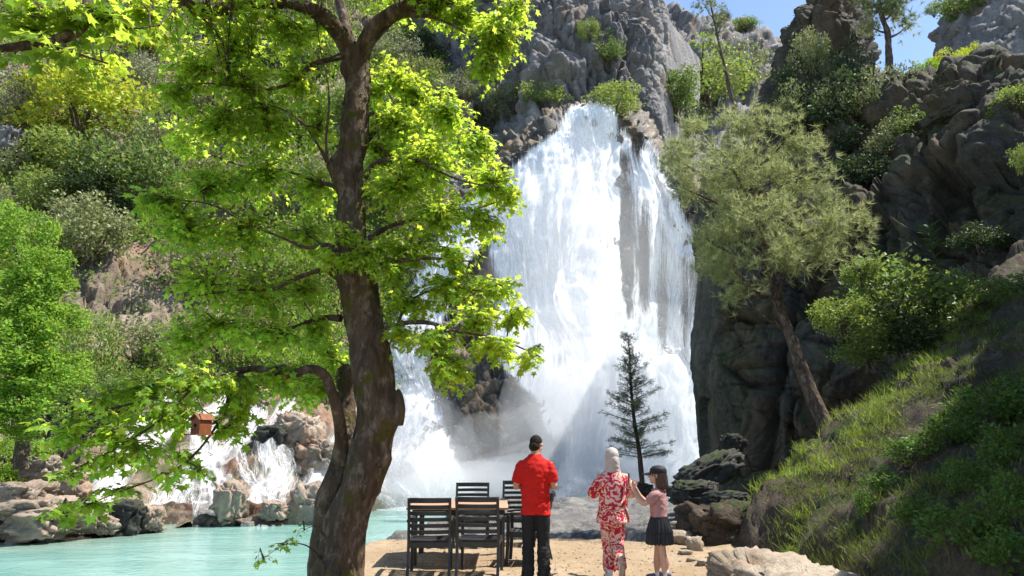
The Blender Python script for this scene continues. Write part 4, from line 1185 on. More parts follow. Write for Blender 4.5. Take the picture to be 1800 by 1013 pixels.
# lime green tree at the left edge
def tree_of(px_list, kind, label, Y, name, base_px, n0=0):
    root = empty(name, tuple(at(base_px[0], base_px[1], Y)), 0, label, 'tree')
    R0 = np.array(root.location)
    for (px, py, rx, ry, dy) in px_list:
        s = (Y + dy) / F; c = at(px, py, Y + dy)
        o = link('crown', KIND[kind][vr.integers(0, 3)][0], root)
        o.location = tuple(c - R0); o.rotation_euler = (0, 0, vr.random() * 6.28); o.scale = (rx * s * 1.1, rx * s * 1.1, ry * s * 1.2)
    b = MB(); top = at(px_list[0][0], px_list[0][1], Y) - R0
    V, Fq = tube(cr(np.array([np.zeros(3) - [0, 0, .5], top * .5 + [.3, 0, 0], top]), 14), np.linspace(.28, .05, 14), 9, .2); b.add(V, Fq)
    for (px, py, rx, ry, dy) in px_list[1:]:
        c = at(px, py, Y + dy) - R0
        V, Fq = tube(cr(np.array([top * np.clip(c[2] / top[2] - .25, .1, .8), c * .6 + top * .1, c]), 8), np.linspace(.09, .02, 8), 6, .1); b.add(V, Fq)
    b.build('trunk', M['bark_brown'], root, smooth=True)
    return root
tree_of([(25, 420, 62, 62, 0), (70, 480, 48, 44, -.3), (30, 530, 66, 50, -.6), (85, 570, 54, 40, -.4), (30, 620, 70, 50, -1), (90, 655, 60, 40, -.8), (40, 700, 66, 44, -1.2), (20, 745, 50, 30, -1)],
        'lime', 'lime green broadleaf tree at the photo edge across the pool', 27, 'broadleaf_tree', (40, 800))

# low growth between the shrubs: nobody could count it
def undergrowth():
    r = np.random.default_rng(31); b1 = MB()
    cnt = 0
    idx = r.integers(0, HG.shape[0] * HG.shape[1], 11000)
    P = HG.reshape(-1, 3)[idx]
    px, py = pix(P)
    ok = (px > -80) & (px < 780) & (py < 700) & (py > -60)
    soil = ((px - 230) / 120) ** 2 + ((py - 515) / 80) ** 2 < 1.0
    dens = fbm(P * 0.13, 3, 44) + 0.42
    ok &= (dens > 0) & (~soil | (r.random(len(P)) < .05))
    P = P[ok]
    print('undergrowth clumps', len(P))
    for k in range(3):
        Q = P[k::3]; n = 34
        C = np.repeat(Q, n, 0); far = np.repeat(Q[:, 1], n) / 50
        v = unit(len(C), r); v[:, 2] = np.abs(v[:, 2])
        pos = C + v * (0.3 + 0.9 * r.random(len(C)))[:, None] * far[:, None] * 1.15
        scatter(b1, DIA, DIAF, pos, rot_to(v + unit(len(C), r) * .7, v + unit(len(C), r) * .6), (0.16 + .14 * r.random(len(C))) * far, k)
    o = b1.build('undergrowth', [M['leaf_mid'], M['leaf_lime'], M['leaf_green']]); tag(o, kind='stuff')
undergrowth()

# ------------------------------------------------------------------ pines
def pine(name, label, trunk_pts, crown, Y, leafmat='leaf_pine', tuft=0.15, ntuft=2600, nneed=16, seed=1, group=None, parts=True, barkmat='bark_brown', nw=1.0):
    tpx = np.array(trunk_pts, float)
    root = empty(name, tuple(at(tpx[0, 0], tpx[0, 1], tpx[0, 2])), 0, label, 'tree', group)
    R0 = np.array(root.location); r = np.random.default_rng(seed)
    P = at(tpx[:, 0], tpx[:, 1], tpx[:, 2]) - R0
    Q = cr(np.concatenate([P, tpx[:, 3:4]], 1), 40)
    V, Fq = tube(Q[:, :3], np.maximum(Q[:, 3], .004), 12, .22, seed)
    b = MB(); b.add(V, Fq); b.build('trunk', M[barkmat], root, smooth=True)
    br = MB(); nd = MB()
    w = np.array([c[2] * c[3] for c in crown], float); w /= w.sum()
    for (px, py, rx, ry, dy), ww in zip(crown, w):
        s = (Y + dy) / F; c = at(px, py, Y + dy) - R0
        k = np.clip(np.abs(Q[:, 2] - (c[2] - .6)).argmin(), 8, 38)
        st = Q[k, :3]
        path = cr(np.array([st, st * .5 + c * .5 + [0, 0, -.1], c]), 10)
        V, Fq = tube(path, np.linspace(Q[k, 3] * .45 + .012, .008, 10), 6, .1, seed); br.add(V, Fq)
        n = int(ntuft * ww)
        q = unit(n, r); pos = c + q * (r.random(n) ** .45)[:, None] * np.array([rx * s, min(rx, ry) * s * 1.1, ry * s])
        # gather tufts towards twig ends
        ntw = max(4, n // 14)
        tw_ = c + unit(ntw, r) * (r.random(ntw) ** .4)[:, None] * np.array([rx * s, min(rx, ry) * s * 1.1, ry * s * .8])
        wh = r.integers(0, ntw, n)
        pos = tw_[wh] + (pos - c) * .12 + r.normal(size=(n, 3)) * .11 * tuft / .15
        for t in tw_:
            a = path[r.integers(4, 10)]
            V, Fq = tube(cr(np.array([a, (a + t) / 2 + r.normal(size=3) * .05, t]), 5), np.linspace(.008, .003, 5), 3); br.add(V, Fq)
        dirn = (tw_[wh] - c); dirn = dirn / (np.linalg.norm(dirn, axis=1)[:, None] + 1e-6)
        ax = dirn * .6 + unit(n, r) * .5 + np.array([0, 0, .35])
        A = np.repeat(ax, nneed, 0) + unit(n * nneed, r) * 0.85
        T = NEE * np.array([nw, 1, 1])
        scatter(nd, T, NEEF, np.repeat(pos, nneed, 0), rot_to(A, unit(n * nneed, r)), tuft * (.6 + .7 * r.random(n * nneed)))
    o = br.build('branches', M[barkmat], root, smooth=True); o['kind'] = 'stuff'
    o = nd.build('needles', M[leafmat], root); o['kind'] = 'stuff'
    return root

pine('pine_tree', 'leaning pine with a wide olive-green crown on the grassy slope', 
     [(1468, 800, 14.0, .22), (1456, 765, 14.1, .18), (1448, 740, 14.2, .15), (1425, 690, 14.3, .13), (1400, 620, 14.4, .115), (1375, 555, 14.5, .10), (1357, 490, 14.6, .09), (1348, 430, 14.6, .11), (1335, 370, 14.6, .09), (1318, 300, 14.6, .06), (1305, 230, 14.6, .02)],
     [(1310, 225, 80, 34, 0), (1240, 250, 70, 40, .3), (1385, 240, 60, 40, -.3), (1195, 285, 40, 34, 0), (1290, 300, 90, 44, -.8), (1400, 310, 70, 44, .5), (1450, 350, 40, 30, 0), (1240, 345, 60, 40, .6), (1330, 370, 80, 40, -1.1),
      (1290, 410, 80, 40, .5), (1420, 400, 80, 36, -.6), (1490, 390, 44, 34, -.2), (1240, 420, 36, 40, 0), (1380, 455, 90, 34, -.8), (1460, 440, 60, 28, .2), (1290, 475, 60, 32, -.5), (1250, 480, 34, 34, .3), (1350, 330, 80, 40, 1.0), (1200, 330, 24, 26, .2), (1310, 520, 40, 20, -.3)],
     14.6, ntuft=3100, nneed=18, seed=3, tuft=.17, nw=.7)
pine('pine_tree', 'pine standing against the sky beside the rock pillar', [(1570, 165, 31, .18), (1563, 110, 31, .16), (1560, 60, 31, .13), (1548, 20, 31, .1), (1535, -60, 31, .04)],
     [(1575, 15, 36, 20, 0), (1540, 5, 26, 16, 0), (1590, -15, 40, 20, 0), (1530, 45, 18, 12, .3), (1595, 45, 20, 10, 0), (1560, -60, 50, 40, 0)], 31, ntuft=1100, nneed=14, tuft=.3, seed=8)
pine('pine_tree', 'spindly bare-stemmed pine rising in front of the far ridge', [(1295, 215, 34, .13), (1285, 170, 34, .1), (1272, 110, 34, .075), (1258, 50, 34, .05), (1248, 0, 34, .035), (1244, -40, 34, .02)],
     [(1240, 12, 16, 8, 0), (1262, 20, 14, 6, 0), (1252, 45, 18, 6, 0), (1270, 40, 8, 5, 0), (1246, -20, 16, 8, 0), (1262, 85, 12, 5, 0), (1275, 125, 14, 5, 0)], 34, leafmat='leaf_olive', ntuft=240, nneed=12, tuft=.26, seed=9)

# young slender conifer on the rock behind the child
def young_conifer():
    root = empty('young_fir_tree', tuple(at(1129, 846, 13.2)), 0, 'slender young dark conifer behind the woman and the child', 'tree')
    R0 = np.array(root.location); r = np.random.default_rng(4)
    tpx = np.array([(1129, 850, 13.2, .045), (1123, 790, 13.2, .04), (1115, 740, 13.2, .032), (1110, 690, 13.2, .024), (1107, 640, 13.2, .014), (1105, 590, 13.2, .004)])
    P = at(tpx[:, 0], tpx[:, 1], tpx[:, 2]) - R0
    Q = cr(np.concatenate([P, tpx[:, 3:4]], 1), 60)
    V, Fq = tube(Q[:, :3], Q[:, 3], 8, .1); b = MB(); b.add(V, Fq); b.build('trunk', M['fir_bark'], root, smooth=True)
    br = MB(); nd = MB()
    for k in range(9, 59):
        f = (k - 9) / 50
        for q in range(3):
            a = r.random() * 6.28
            L = (0.72 * (1 - f) ** .8 + .07) * (.35 + .85 * r.random())
            if f < .14: L *= .8
            if r.random() < .3: continue
            d = np.array([math.cos(a), math.sin(a) * .9, .25 + .5 * f]); d /= np.linalg.norm(d)
            st = Q[k, :3]; path = cr(np.array([st, st + d * L * .5 + [0, 0, -.03 * L], st + d * L + [0, 0, -.10 * L * (1 - f)]]), 8)
            V, Fq = tube(path, np.linspace(.008, .002, 8), 4); br.add(V, Fq)
            n = int(34 * L / .5) + 3
            t = .22 + .78 * r.random(n) ** .8
            pos = np.array([path[min(7, int(x * 7))] for x in t]) + r.normal(size=(n, 3)) * .022
            side = unit(n, r) * np.array([1, 1, .6]) + d * .8
            for j in range(4):
                scatter(nd, NEE * np.array([1.7, 1, 1]), NEEF, pos + r.normal(size=(n, 3)) * .018, rot_to(side + unit(n, r) * .55, unit(n, r)), .035 + .04 * r.random(n))
    o = br.build('branches', M['fir_bark'], root); o['kind'] = 'stuff'
    o = nd.build('needles', M['leaf_fir'], root); o['kind'] = 'stuff'
M['fir_bark'] = bark_mat('dark_fir_bark', (0.05, 0.042, 0.036), (0.02, 0.018, 0.016), (0.09, 0.075, 0.06), 20, 0.5)
young_conifer()

# ------------------------------------------------------------------ grass and plants of the slope
LGn = LG.shape
def slope_point(px, py): return hit(px, py, ['grassy_slope', 'ground'])
def grass(name, cond, n, seed, hgt, mat, lean=.45, width=.006):
    r = np.random.default_rng(seed); b = MB()
    x = r.uniform(2.4, 10.5, n * 4); y = r.uniform(4.5, 19, n * 4)
    z = slope_full(x, y)
    P = np.stack([x, y, z], -1); px, py = pix(P)
    ok = cond(px, py, x, y) & (px < 1830)
    P = P[ok][:n]; m = len(P)
    d = np.stack([r.normal(size=m) * lean, r.normal(size=m) * lean, np.ones(m)], -1)
    h = hgt * (.4 + .9 * r.random(m))
    T = np.array([(-1, 0, 0), (1, 0, 0), (.7, .55, .06), (-.7, .55, .06), (0, 1, .25)]) * np.array([width / hgt, 1, 1])
    scatter(b, T, np.array([(0, 1, 2, 3)]), P, rot_to(d, unit(m, r)), h)
    b.n = b.n
    T2 = T[[3, 2, 4]]
    scatter(b, T2, np.array([(0, 1, 2)]), P, rot_to(d, unit(m, np.random.default_rng(seed + 1))), h * 0 + 1e-4)
    o = b.build(name, mat); tag(o, kind='stuff'); return o
def blades(name, cond, n, seed, hgt, mat, lean=.45, width=.006, ntuft=1):
    """tapering blades in tufts on the slope"""
    r = np.random.default_rng(seed)
    x = r.uniform(2.4, 10.5, n * 6); y = r.uniform(4.5, 19, n * 6)
    P = np.stack([x, y, slope_full(x, y)], -1); px, py = pix(P)
    ok = cond(px, py, x, y, P) & (px < 1830) & (py < 1040)
    P = P[ok][:n]
    P = np.repeat(P, ntuft, 0) + r.normal(size=(len(P) * ntuft, 3)) * np.array([.05, .05, 0]); m = len(P)
    d = np.stack([r.normal(size=m) * lean - .15, r.normal(size=m) * lean, np.ones(m)], -1)
    h = hgt * (.35 + .9 * r.random(m))
    wv = width / hgt
    T = np.array([(-wv, 0, 0), (wv, 0, 0), (wv * .7, .55, .07), (-wv * .7, .55, .07), (0, 1, .28)])
    b = MB(); Mx = rot_to(d, unit(m, r))
    scatter(b, T, np.array([(0, 1, 2, 3)]), P, Mx, h)
    V = np.einsum('nij,kj->nki', Mx, T[[3, 2, 4]]) * h[:, None, None] + P[:, None]
    b.add(V.reshape(-1, 3), np.arange(m * 3).reshape(-1, 3))
    o = b.build(name, mat); tag(o, kind='stuff'); return o
leafm('grass_blade', (0.10, 0.13, 0.028), (0.17, 0.22, 0.035), var=.35, tfac=.4, dry=(0.30, 0.25, 0.12))  # slope grass, its shade put into a darker colour
leafm('grass_sunny', (0.15, 0.22, 0.035), (0.34, 0.44, 0.06), var=.3, tfac=.45, dry=(0.36, 0.32, 0.15))  # ridge grass, sunlight put into a brighter colour
leafm('fern_leaf', (0.075, 0.145, 0.022), (0.15, 0.26, 0.035), var=.45, tfac=.4)
def ridge_band(px, py, x, y, P):
    ry = 11.6 + 0.75 * np.maximum(0, x - 3.2)
    return (y > ry - 1.6) & (y < ry + .35) & (x > 3.6)
blades('ridge_grass', lambda *a: ridge_band(*a) & (fbm(a[4] * 1.4, 3, 64) > -.08), 3000, 3, .18, M['grass_sunny'], ntuft=6, lean=.65, width=.0045)
blades('slope_grass', lambda px, py, x, y, P: (fbm(P * 0.9, 3, 61) > .04) & (x > 3.3 + .14 * (y - 8)), 7500, 4, .14, M['grass_blade'], ntuft=5, width=.0045, lean=.6)

def plant(px, py, rx, ry, kind, label, name='plant', group=None, Y=None):
    """leafy herb or bush standing on the slope"""
    if Y is None:
        h = slope_point(px, py + ry * .8)
        if h is None: print('no slope for', label); return
        Y = float(h[0][1])
    return shrub(px, py, rx, ry, kind, label, name, Y=Y, group=group, cat='plant')
KIND['fern'] = [(crown_mesh('crown', 'fern_leaf', 900 + j, 34, 42, .13, (1, 1, .8), .34), trunk_mesh('trunk', 900 + j, rad=.02, mat='twig')) for j in range(3)]
KIND['shade'] = [(crown_mesh('crown', 'leaf_shade', 950 + j, 60, 80, .065, (1, 1, .85), .26), trunk_mesh('trunk', 950 + j, rad=.025, forks=8)) for j in range(3)] if 'leaf_shade' in M else KIND['green']
G2 = 'leafy plants on the shaded slope'
for a in [
    (1725, 720, 62, 42, 'fern', 'bright green leafy plant highest on the shaded slope'),
    (1660, 760, 40, 30, 'fern', 'small leafy plant below and left of the bright one'),
    (1778, 700, 36, 34, 'fern', 'leafy plant at the photo edge beside the bright one'),
    (1760, 790, 44, 40, 'fern', 'leafy plant in the middle of the shaded slope by the photo edge'),
    (1700, 840, 40, 30, 'fern', 'leafy plant half way down the shaded slope'),
    (1785, 880, 46, 46, 'fern', 'tall leafy plant low on the slope at the photo edge'),
    (1690, 930, 60, 36, 'fern', 'spreading leafy plant near the bottom of the slope'),
    (1620, 900, 40, 26, 'fern', 'low plant left of the spreading one near the slope foot'),
    (1770, 970, 50, 36, 'fern', 'leafy plant in the bottom corner of the slope'),
    (1560, 850, 34, 24, 'fern', 'little plant on the bank above the dry earth'),
    (1525, 885, 20, 22, 'fern', 'tiny upright plant on the crumbling bank'),
    (1600, 790, 40, 24, 'fern', 'low plant just below the sunny ridge'),
]:
    plant(*a, group=G2)
for a in [
    (1570, 530, 100, 70, 'green', 'large dark green shrub behind the sunny ridge', 16.5),
    (1480, 560, 46, 34, 'mid', 'sunlit green branch-like shrub beside the pine trunk', 16.0),
    (1620, 590, 56, 44, 'dark', 'dark shrub at the top of the sunny grass strip', 15.8),
    (1515, 480, 30, 22, 'mid', 'small light green shrub under the pine crown', 16.4),
    (1700, 600, 60, 34, 'dark', 'dark shrub on the upper slope before the cliff', 15.2),
    (1760, 520, 56, 34, 'green', 'shaded shrub on the ledge under the dark cliff', 15.8),
    (1530, 610, 50, 36, 'green', 'shrub between the pine trunk and the sunny grass strip', 16.2),
]:
    shrub(*a[:6], Y=a[6], group='shrubs behind the ridge')

# tall oleander-like shoot with long leaves
def shoot():
    root = empty('tall_plant', tuple(at(1650, 610, 15.4)), 0, 'tall upright plant with long narrow leaves on the shaded slope', 'plant')
    R0 = np.array(root.location); r = np.random.default_rng(6)
    P = at([1650, 1649, 1646, 1640, 1634], [620, 560, 500, 440, 400], [15.4] * 5) - R0
    Q = cr(P, 30); b = MB(); V, Fq = tube(Q, np.linspace(.014, .005, 30), 6); b.add(V, Fq); b.build('stem', M['twig'], root, smooth=True)
    LL = np.array([(0, 0, 0), (.10, .3, .04), (.09, .7, -.02), (0, 1, -.16), (-.09, .7, -.02), (-.10, .3, .04)]); LLF = np.array([(0, 1, 4 + 1), (1, 2, 4), (1, 4, 5), (2, 3, 4)])
    lb = MB(); lb.add(LL, LLF); me = lb.mesh('leaf'); me.materials.append(M['fern_leaf'])
    for k in range(54):
        t = .35 + .65 * (k / 54); q = Q[min(29, int(t * 29))]
        a = k * 2.4; d = np.array([math.cos(a), math.sin(a), .25 + .7 * (k / 54)])
        o = link('leaf', me, root)
        o.matrix_local = Matrix.Translation(Vector(q)) @ Matrix(rot_to(d[None])[0].tolist()).to_4x4() @ Matrix.Scale(.30 * (.75 + .4 * r.random()), 4)
shoot()
# ================================================================== boulders and stones
IV4, IF4 = ico(5)
M['pebble'] = M['path_stone']
def ground_at(x, y):
    z = -9
    for k in ('ground', 'rock_shelf', 'grassy_slope'):
        l, n_, _, _ = TERR[k].ray_cast(Vector((x, y, 30)), Vector((0, 0, -1)))
        if l is not None: z = max(z, l.z)
    return z
def boulder(px, py, rx, ry, Y, mat, label, name='boulder', group=None, depth=1.0, tilt=0.0, seed=None, rough=.30, sq=.72, hi=True, cat='rock'):
    s = Y / F; seed = seed if seed is not None else int(px * 7 + py) % 300
    V0, F0 = (IV4, IF4) if hi else (IV, IF)
    V = np.sign(V0) * np.abs(V0) ** sq; V = V / np.linalg.norm(V, axis=1).mean() * 0.98
    size = np.array([rx * s, rx * s * depth, ry * s])
    D = rockdisp(V0 + seed * 3.1, 1, 1.25, seed % 40, warp=.3)
    V = V * (1 + rough * D + .04 * rockdisp(V0 * 2.2 + seed, 1, 2.0, (seed + 5) % 40) + .05 * fbm(V0 * 4 + seed, 3, seed % 17))[:, None] * size
    ca, sa = math.cos(tilt), math.sin(tilt)
    V = np.stack([V[:, 0] * ca - V[:, 2] * sa, V[:, 1], V[:, 0] * sa + V[:, 2] * ca], -1)
    b = MB(); b.add(V, F0)
    o = b.build(name, M[mat], smooth=False); o.location = tuple(at(px, py, Y) + np.array([0, rx * s * depth * .35, 0]))
    for p in o.data.polygons: p.use_smooth = True
    return tag(o, label, cat, group)

GB = 'boulders along the foot of the cascades'
for a in [
    (548, 885, 44, 38, 31.0, 'boulder', 'large beige boulder standing in the water at the end of the cascades'),
    (212, 908, 36, 24, 27.0, 'boulder_dark', 'dark wet boulder at the water edge under the hanging leaves'),
    (262, 908, 24, 18, 27.6, 'boulder', 'brown boulder beside the dark wet one at the water edge'),
    (165, 915, 40, 16, 26.4, 'boulder', 'low flat brown rock at the water edge'),
    (60, 905, 80, 26, 25.2, 'boulder', 'wide pale ledge of rock on the bank at the photo edge'),
    (28, 870, 52, 22, 25.6, 'boulder', 'flat-topped pale slab above the wide bank ledge'),
    (75, 825, 40, 20, 27.5, 'boulder', 'pale slab below the lime bush'),
    (125, 850, 26, 20, 27.2, 'boulder', 'reddish brown rock beside the first cascade'),
    (402, 874, 30, 28, 30.0, 'boulder', 'brown angular boulder between two cascades'),
    (480, 895, 24, 12, 30.0, 'boulder', 'small rounded brown rock at the water between the cascades'),
    (520, 760, 40, 34, 36.0, 'boulder', 'upper brown boulder behind the plane tree stems'),
    (468, 775, 34, 26, 35.5, 'boulder_dark', 'dark shaded boulder high between the cascades'),
    (555, 800, 36, 30, 35.5, 'boulder', 'brown boulder just left of the plane tree stems'),
    (440, 700, 30, 24, 39.0, 'boulder', 'brown boulder at the top of the cascades'),
    (8, 248, 34, 34, 58.0, 'cliff_grey', 'smooth grey boulder on the hillside at the photo edge'),
]:
    a = (a[0], a[1] + .35 * a[3], a[2], a[3] * 1.35) + a[4:] if a[1] > 840 else a
    boulder(*a, group=GB, depth=.9)
for a in [
    (1250, 830, 72, 28, 17.5, 'boulder_dark', 'long dark slanting boulder at the foot of the right cliff', .45),
    (1222, 868, 50, 24, 16.4, 'boulder_dark', 'dark rock behind the child, below the slanting boulder', 0),
    (1275, 880, 46, 15, 14.6, 'boulder_dark', 'dark mossy rock below the slanting boulder', .1),
    (1350, 850, 34, 22, 16.0, 'boulder_dark', 'dark rock between the cliff foot and the sunny grass', .2),
    (1120, 862, 34, 14, 14.0, 'boulder_dark', 'dark rock carrying the young conifer', 0),
    (1290, 780, 24, 18, 21, 'boulder_dark', 'small dark rock leaning on the cliff above the slanting boulder', 0),
    (1700, 180, 70, 46, 24.0, 'cliff_dark', 'big brown boulder on the cliff top under the bluish cliff', 0),
]:
    boulder(*a[:7], tilt=a[7], depth=.8, rough=.19)
# ledge of rock along the path, and the undercut bank behind it
def ledge(name, x0, x1, y0, y1, z0, z1, mat, label, seed, amp=.09, rot=0, cat='rock'):
    bm = bmesh.new(); bmesh.ops.create_cube(bm, size=1)
    bmesh.ops.subdivide_edges(bm, edges=bm.edges[:], cuts=22, use_grid_fill=True)
    V = np.array([v.co[:] for v in bm.verts]); Fa = np.array([[v.index for v in f.verts] for f in bm.faces]); bm.free()
    V = np.sign(V) * np.minimum(np.abs(V), .5)
    l = np.abs(V * 2) ** 6; V = V / (l.sum(1) ** (1 / 6))[:, None] * .99
    S = np.array([x1 - x0, y1 - y0, z1 - z0]); C = np.array([(x0 + x1) / 2, (y0 + y1) / 2, (z0 + z1) / 2])
    n = V / np.linalg.norm(V, axis=1)[:, None]
    P = V * S
    P = P + n * (amp * rockdisp(P * 1.0 + seed * 5.3, 1, 2.4, seed) + amp * .5 * fbm(P * 5 + seed, 3, seed))[:, None]
    b = MB(); b.add(P, Fa); o = b.build(name, M[mat], smooth=True); o.location = tuple(C); o.rotation_euler = (0, 0, rot)
    return tag(o, label, cat)
ledge('rock_ledge', 2.28, 3.3, 7.0, 9.1, -.12, .40, 'path_stone', 'pale flat-topped rock ledge bordering the path on the right', 3, .075, .12)
ledge('rock_ledge', 2.75, 4.7, 12.1, 13.2, -.1, .62, 'bank', 'sunlit rock ledge with undercut earth bank behind the child', 8, .10, .25)
sr = np.random.default_rng(12)
for i, (px, py, w, h, lab) in enumerate([
    (1196, 948, 26, 15, 'flat pale stone beside the child on the path edge'), (1222, 958, 16, 16, 'pointed pale stone right of the flat one on the path edge'), (1238, 940, 26, 12, 'pale slab stone at the foot of the rock ledge'),
    (1192, 926, 20, 9, 'small pale stone just right of the child\'s skirt'), (1228, 922, 24, 10, 'pale stone behind the pointed one'),
    (1206, 972, 12, 5, 'small flat stone lying on the path near the ledge'), (1180, 935, 14, 10, 'brown stone touching the path behind the child'), (1216, 985, 9, 4, 'tiny stone on the path below the flat one'), (1240, 990, 14, 6, 'brown stone half sunk in the path by the ledge')]):
    g = None
    for yy in np.linspace(6, 16, 400):
        p = at(px, py + h * .6, yy)
        if p[2] <= ground_at(p[0], p[1]): g = yy; break
    Y = g or 10.0
    boulder(px, py, w, h, Y, 'path_stone', lab, 'stone', 'loose stones beside the path', .9, 0, 20 + i, .26, .7, hi=False, cat='stone')
# gravel and crumbs on the path
def pebbles(n):
    r = np.random.default_rng(9); b = MB()
    x = r.uniform(-1.9, 3.0, n); y = r.uniform(7.4, 12.6, n); z = ground_z(x, y)
    bm = bmesh.new(); bmesh.ops.create_icosphere(bm, subdivisions=1, radius=1)
    T = np.array([v.co[:] for v in bm.verts]); TF = np.array([[v.index for v in f.verts] for f in bm.faces]); bm.free()
    T = T * (1 + .25 * r.normal(size=len(T)))[:, None] * np.array([1, .8, .55])
    ang = unit(n, r) * np.array([1, 1, .1])
    scatter(b, T, TF, np.stack([x, y, z + .002], -1), rot_to(ang), .006 + .022 * r.random(n) ** 4)
    o = b.build('gravel', M['path_stone']); tag(o, kind='stuff')
pebbles(2200)
# ================================================================== table, chairs, bird house
M['resin'] = plain_mat('charcoal_painted_wood', (0.024, 0.025, 0.027), 0.42, 0.45, .25, 9, .05)
def wood_mat():
    m, nt, out = nodes('pale_varnished_wood'); n = N(nt); p = n.obj()
    g = n.noise(n.map(p, (2, 26, 26)), 1.5, 6, .6, .5)
    r_ = n.new('ShaderNodeObjectInfo').outputs['Random']
    c = n.mix(n.ramp(g, [(.3, 0), (.7, 1)]), (0.40, 0.21, 0.12), (0.52, 0.31, 0.19))
    c = n.mix(n.math('MULTIPLY', r_, .35), c, (0.58, 0.38, 0.26))
    nt.links.new(n.bsdf(c, .42, .4, n.bump(g, .15, .01)), out.inputs['Surface']); return m
M['wood'] = wood_mat()
M['birdwood'] = plain_mat('stained_red_brown_wood', (0.20, 0.068, 0.028), .6, .3, .3, 14, .1)

def bar_mesh(name, pts, w, h, mat, bev=.004):
    """bent bar of rectangular section w x h along pts"""
    pts = np.array(pts, float); t = np.gradient(pts, axis=0); t /= np.linalg.norm(t, axis=1)[:, None]
    ref = np.array([0, 0, 1.0]) if abs(t[0, 2]) < .8 else np.array([0, 1.0, 0])
    b = MB(); Vs = []
    prof = np.array([(-w / 2, -h / 2 + bev), (-w / 2 + bev, -h / 2), (w / 2 - bev, -h / 2), (w / 2, -h / 2 + bev), (w / 2, h / 2 - bev), (w / 2 - bev, h / 2), (-w / 2 + bev, h / 2), (-w / 2, h / 2 - bev)])
    for p, d in zip(pts, t):
        s = np.cross(d, ref); s /= np.linalg.norm(s); u = np.cross(s, d)
        Vs.append(p + prof[:, :1] * s + prof[:, 1:] * u)
    V = np.concatenate(Vs); n = len(pts); idx = np.arange(n * 8).reshape(n, 8); nx = np.roll(idx, -1, 1)
    Fq = np.stack([idx[:-1], nx[:-1], nx[1:], idx[1:]], -1).reshape(-1, 4).tolist()
    Fq += [list(range(7, -1, -1)), list(range((n - 1) * 8, n * 8))]
    b.add(V, Fq); me = b.mesh(name); me.materials.append(M[mat]); return me

def chair_parts():
    W = .54; parts = []
    A = lambda nm, me: parts.append((nm, me))
    for s in (-1, 1):
        x = s * (W / 2 - .02)
        A('leg', bar_mesh('rear_leg', [(x, -.30, 0), (x, -.25, .22), (x, -.225, .43), (x, -.27, .68), (x, -.345, .93)], .034, .046, 'resin'))
        A('leg', bar_mesh('front_leg', [(x, .27, 0), (x, .25, .3), (x, .245, .64)], .036, .046, 'resin'))
        A('armrest', bar_mesh('armrest', [(x, -.27, .655), (x, 0, .672), (x, .20, .665), (x, .31, .65)], .058, .026, 'resin'))
        A('side_rail', bar_mesh('side_rail', [(x, -.23, .385), (x, .25, .40)], .024, .07, 'resin'))
    for k, (z, h) in enumerate([(.905, .062), (.825, .046), (.75, .046), (.675, .046), (.60, .046), (.525, .046)]):
        yb = np.interp(z, [.43, .68, .93], [-.225, -.27, -.345]); a = np.linspace(-1, 1, 7)
        A('back_slat' if k else 'top_rail', bar_mesh('slat', np.stack([a * (W / 2 - .037), yb - .035 * (1 - a ** 2) + .004, z + 0 * a], -1), .018, h, 'resin'))
    for k in range(7):
        y = -.20 + k * .072; z = .425 - .02 * math.sin(k / 6 * 3.14)
        A('seat_slat', bar_mesh('slat', [(-W / 2 + .034, y, z), (0, y, z - .008), (W / 2 - .034, y, z)], .06, .016, 'resin', .003))
    A('front_rail', bar_mesh('front_rail', [(-W / 2 + .037, .262, .375), (W / 2 - .037, .262, .375)], .02, .06, 'resin'))
    A('rear_rail', bar_mesh('rear_rail', [(-W / 2 + .037, -.222, .37), (W / 2 - .037, -.222, .37)], .02, .07, 'resin'))
    return parts
CH = chair_parts()
def chair(x, y, rz, label, sc=1.0):
    root = empty('chair', (x, y, ground_at(x, y)), rz, label, 'chair', 'charcoal slatted armchairs round the table')
    for nm, me in CH:
        link(nm, me, root)
    root.scale = (sc, sc, sc)
chair(-1.02, 9.78, R(2), 'charcoal slatted armchair nearest the plane tree, its back to the viewer')
chair(-.40, 9.72, R(-4), 'charcoal slatted armchair with its back to the viewer, beside the man in red')
chair(-.63, 12.02, R(180), 'charcoal slatted armchair across the table, wholly visible above it')
chair(.10, 12.05, R(177), 'charcoal slatted armchair across the table, half hidden by the man in red')
chair(.22, 10.62, R(84), 'charcoal slatted armchair at the table end, mostly hidden by the man in red')

tz = ground_at(-.6, 10.8)
table = empty('table', (-.72, 10.82, tz), R(1), 'rectangular wooden table with pale top between the charcoal chairs', 'table')
for k in range(8):
    w = .16
    o = link('plank', None or bar_mesh('plank', [(-.68, 0, 0), (0, 0, 0), (.66, 0, 0)], w - .005, .03, 'wood', .003), table); o.location = (0, -.56 + k * w, .745)
for sx in (-1, 1):
    for sy in (-1, 1):
        o = link('leg', bar_mesh('leg', [(0, 0, 0), (0, 0, .36), (0, 0, .73)], .07, .07, 'resin'), table); o.location = (sx * .58, sy * .48, 0)
    o = link('apron', bar_mesh('apron', [(0, -.45, 0), (0, .45, 0)], .025, .08, 'resin'), table); o.location = (sx * .58, 0, .685)
for sy in (-1, 1):
    o = link('apron', bar_mesh('apron', [(-.545, 0, 0), (.545, 0, 0)], .025, .08, 'resin'), table); o.location = (0, sy * .48, .685)

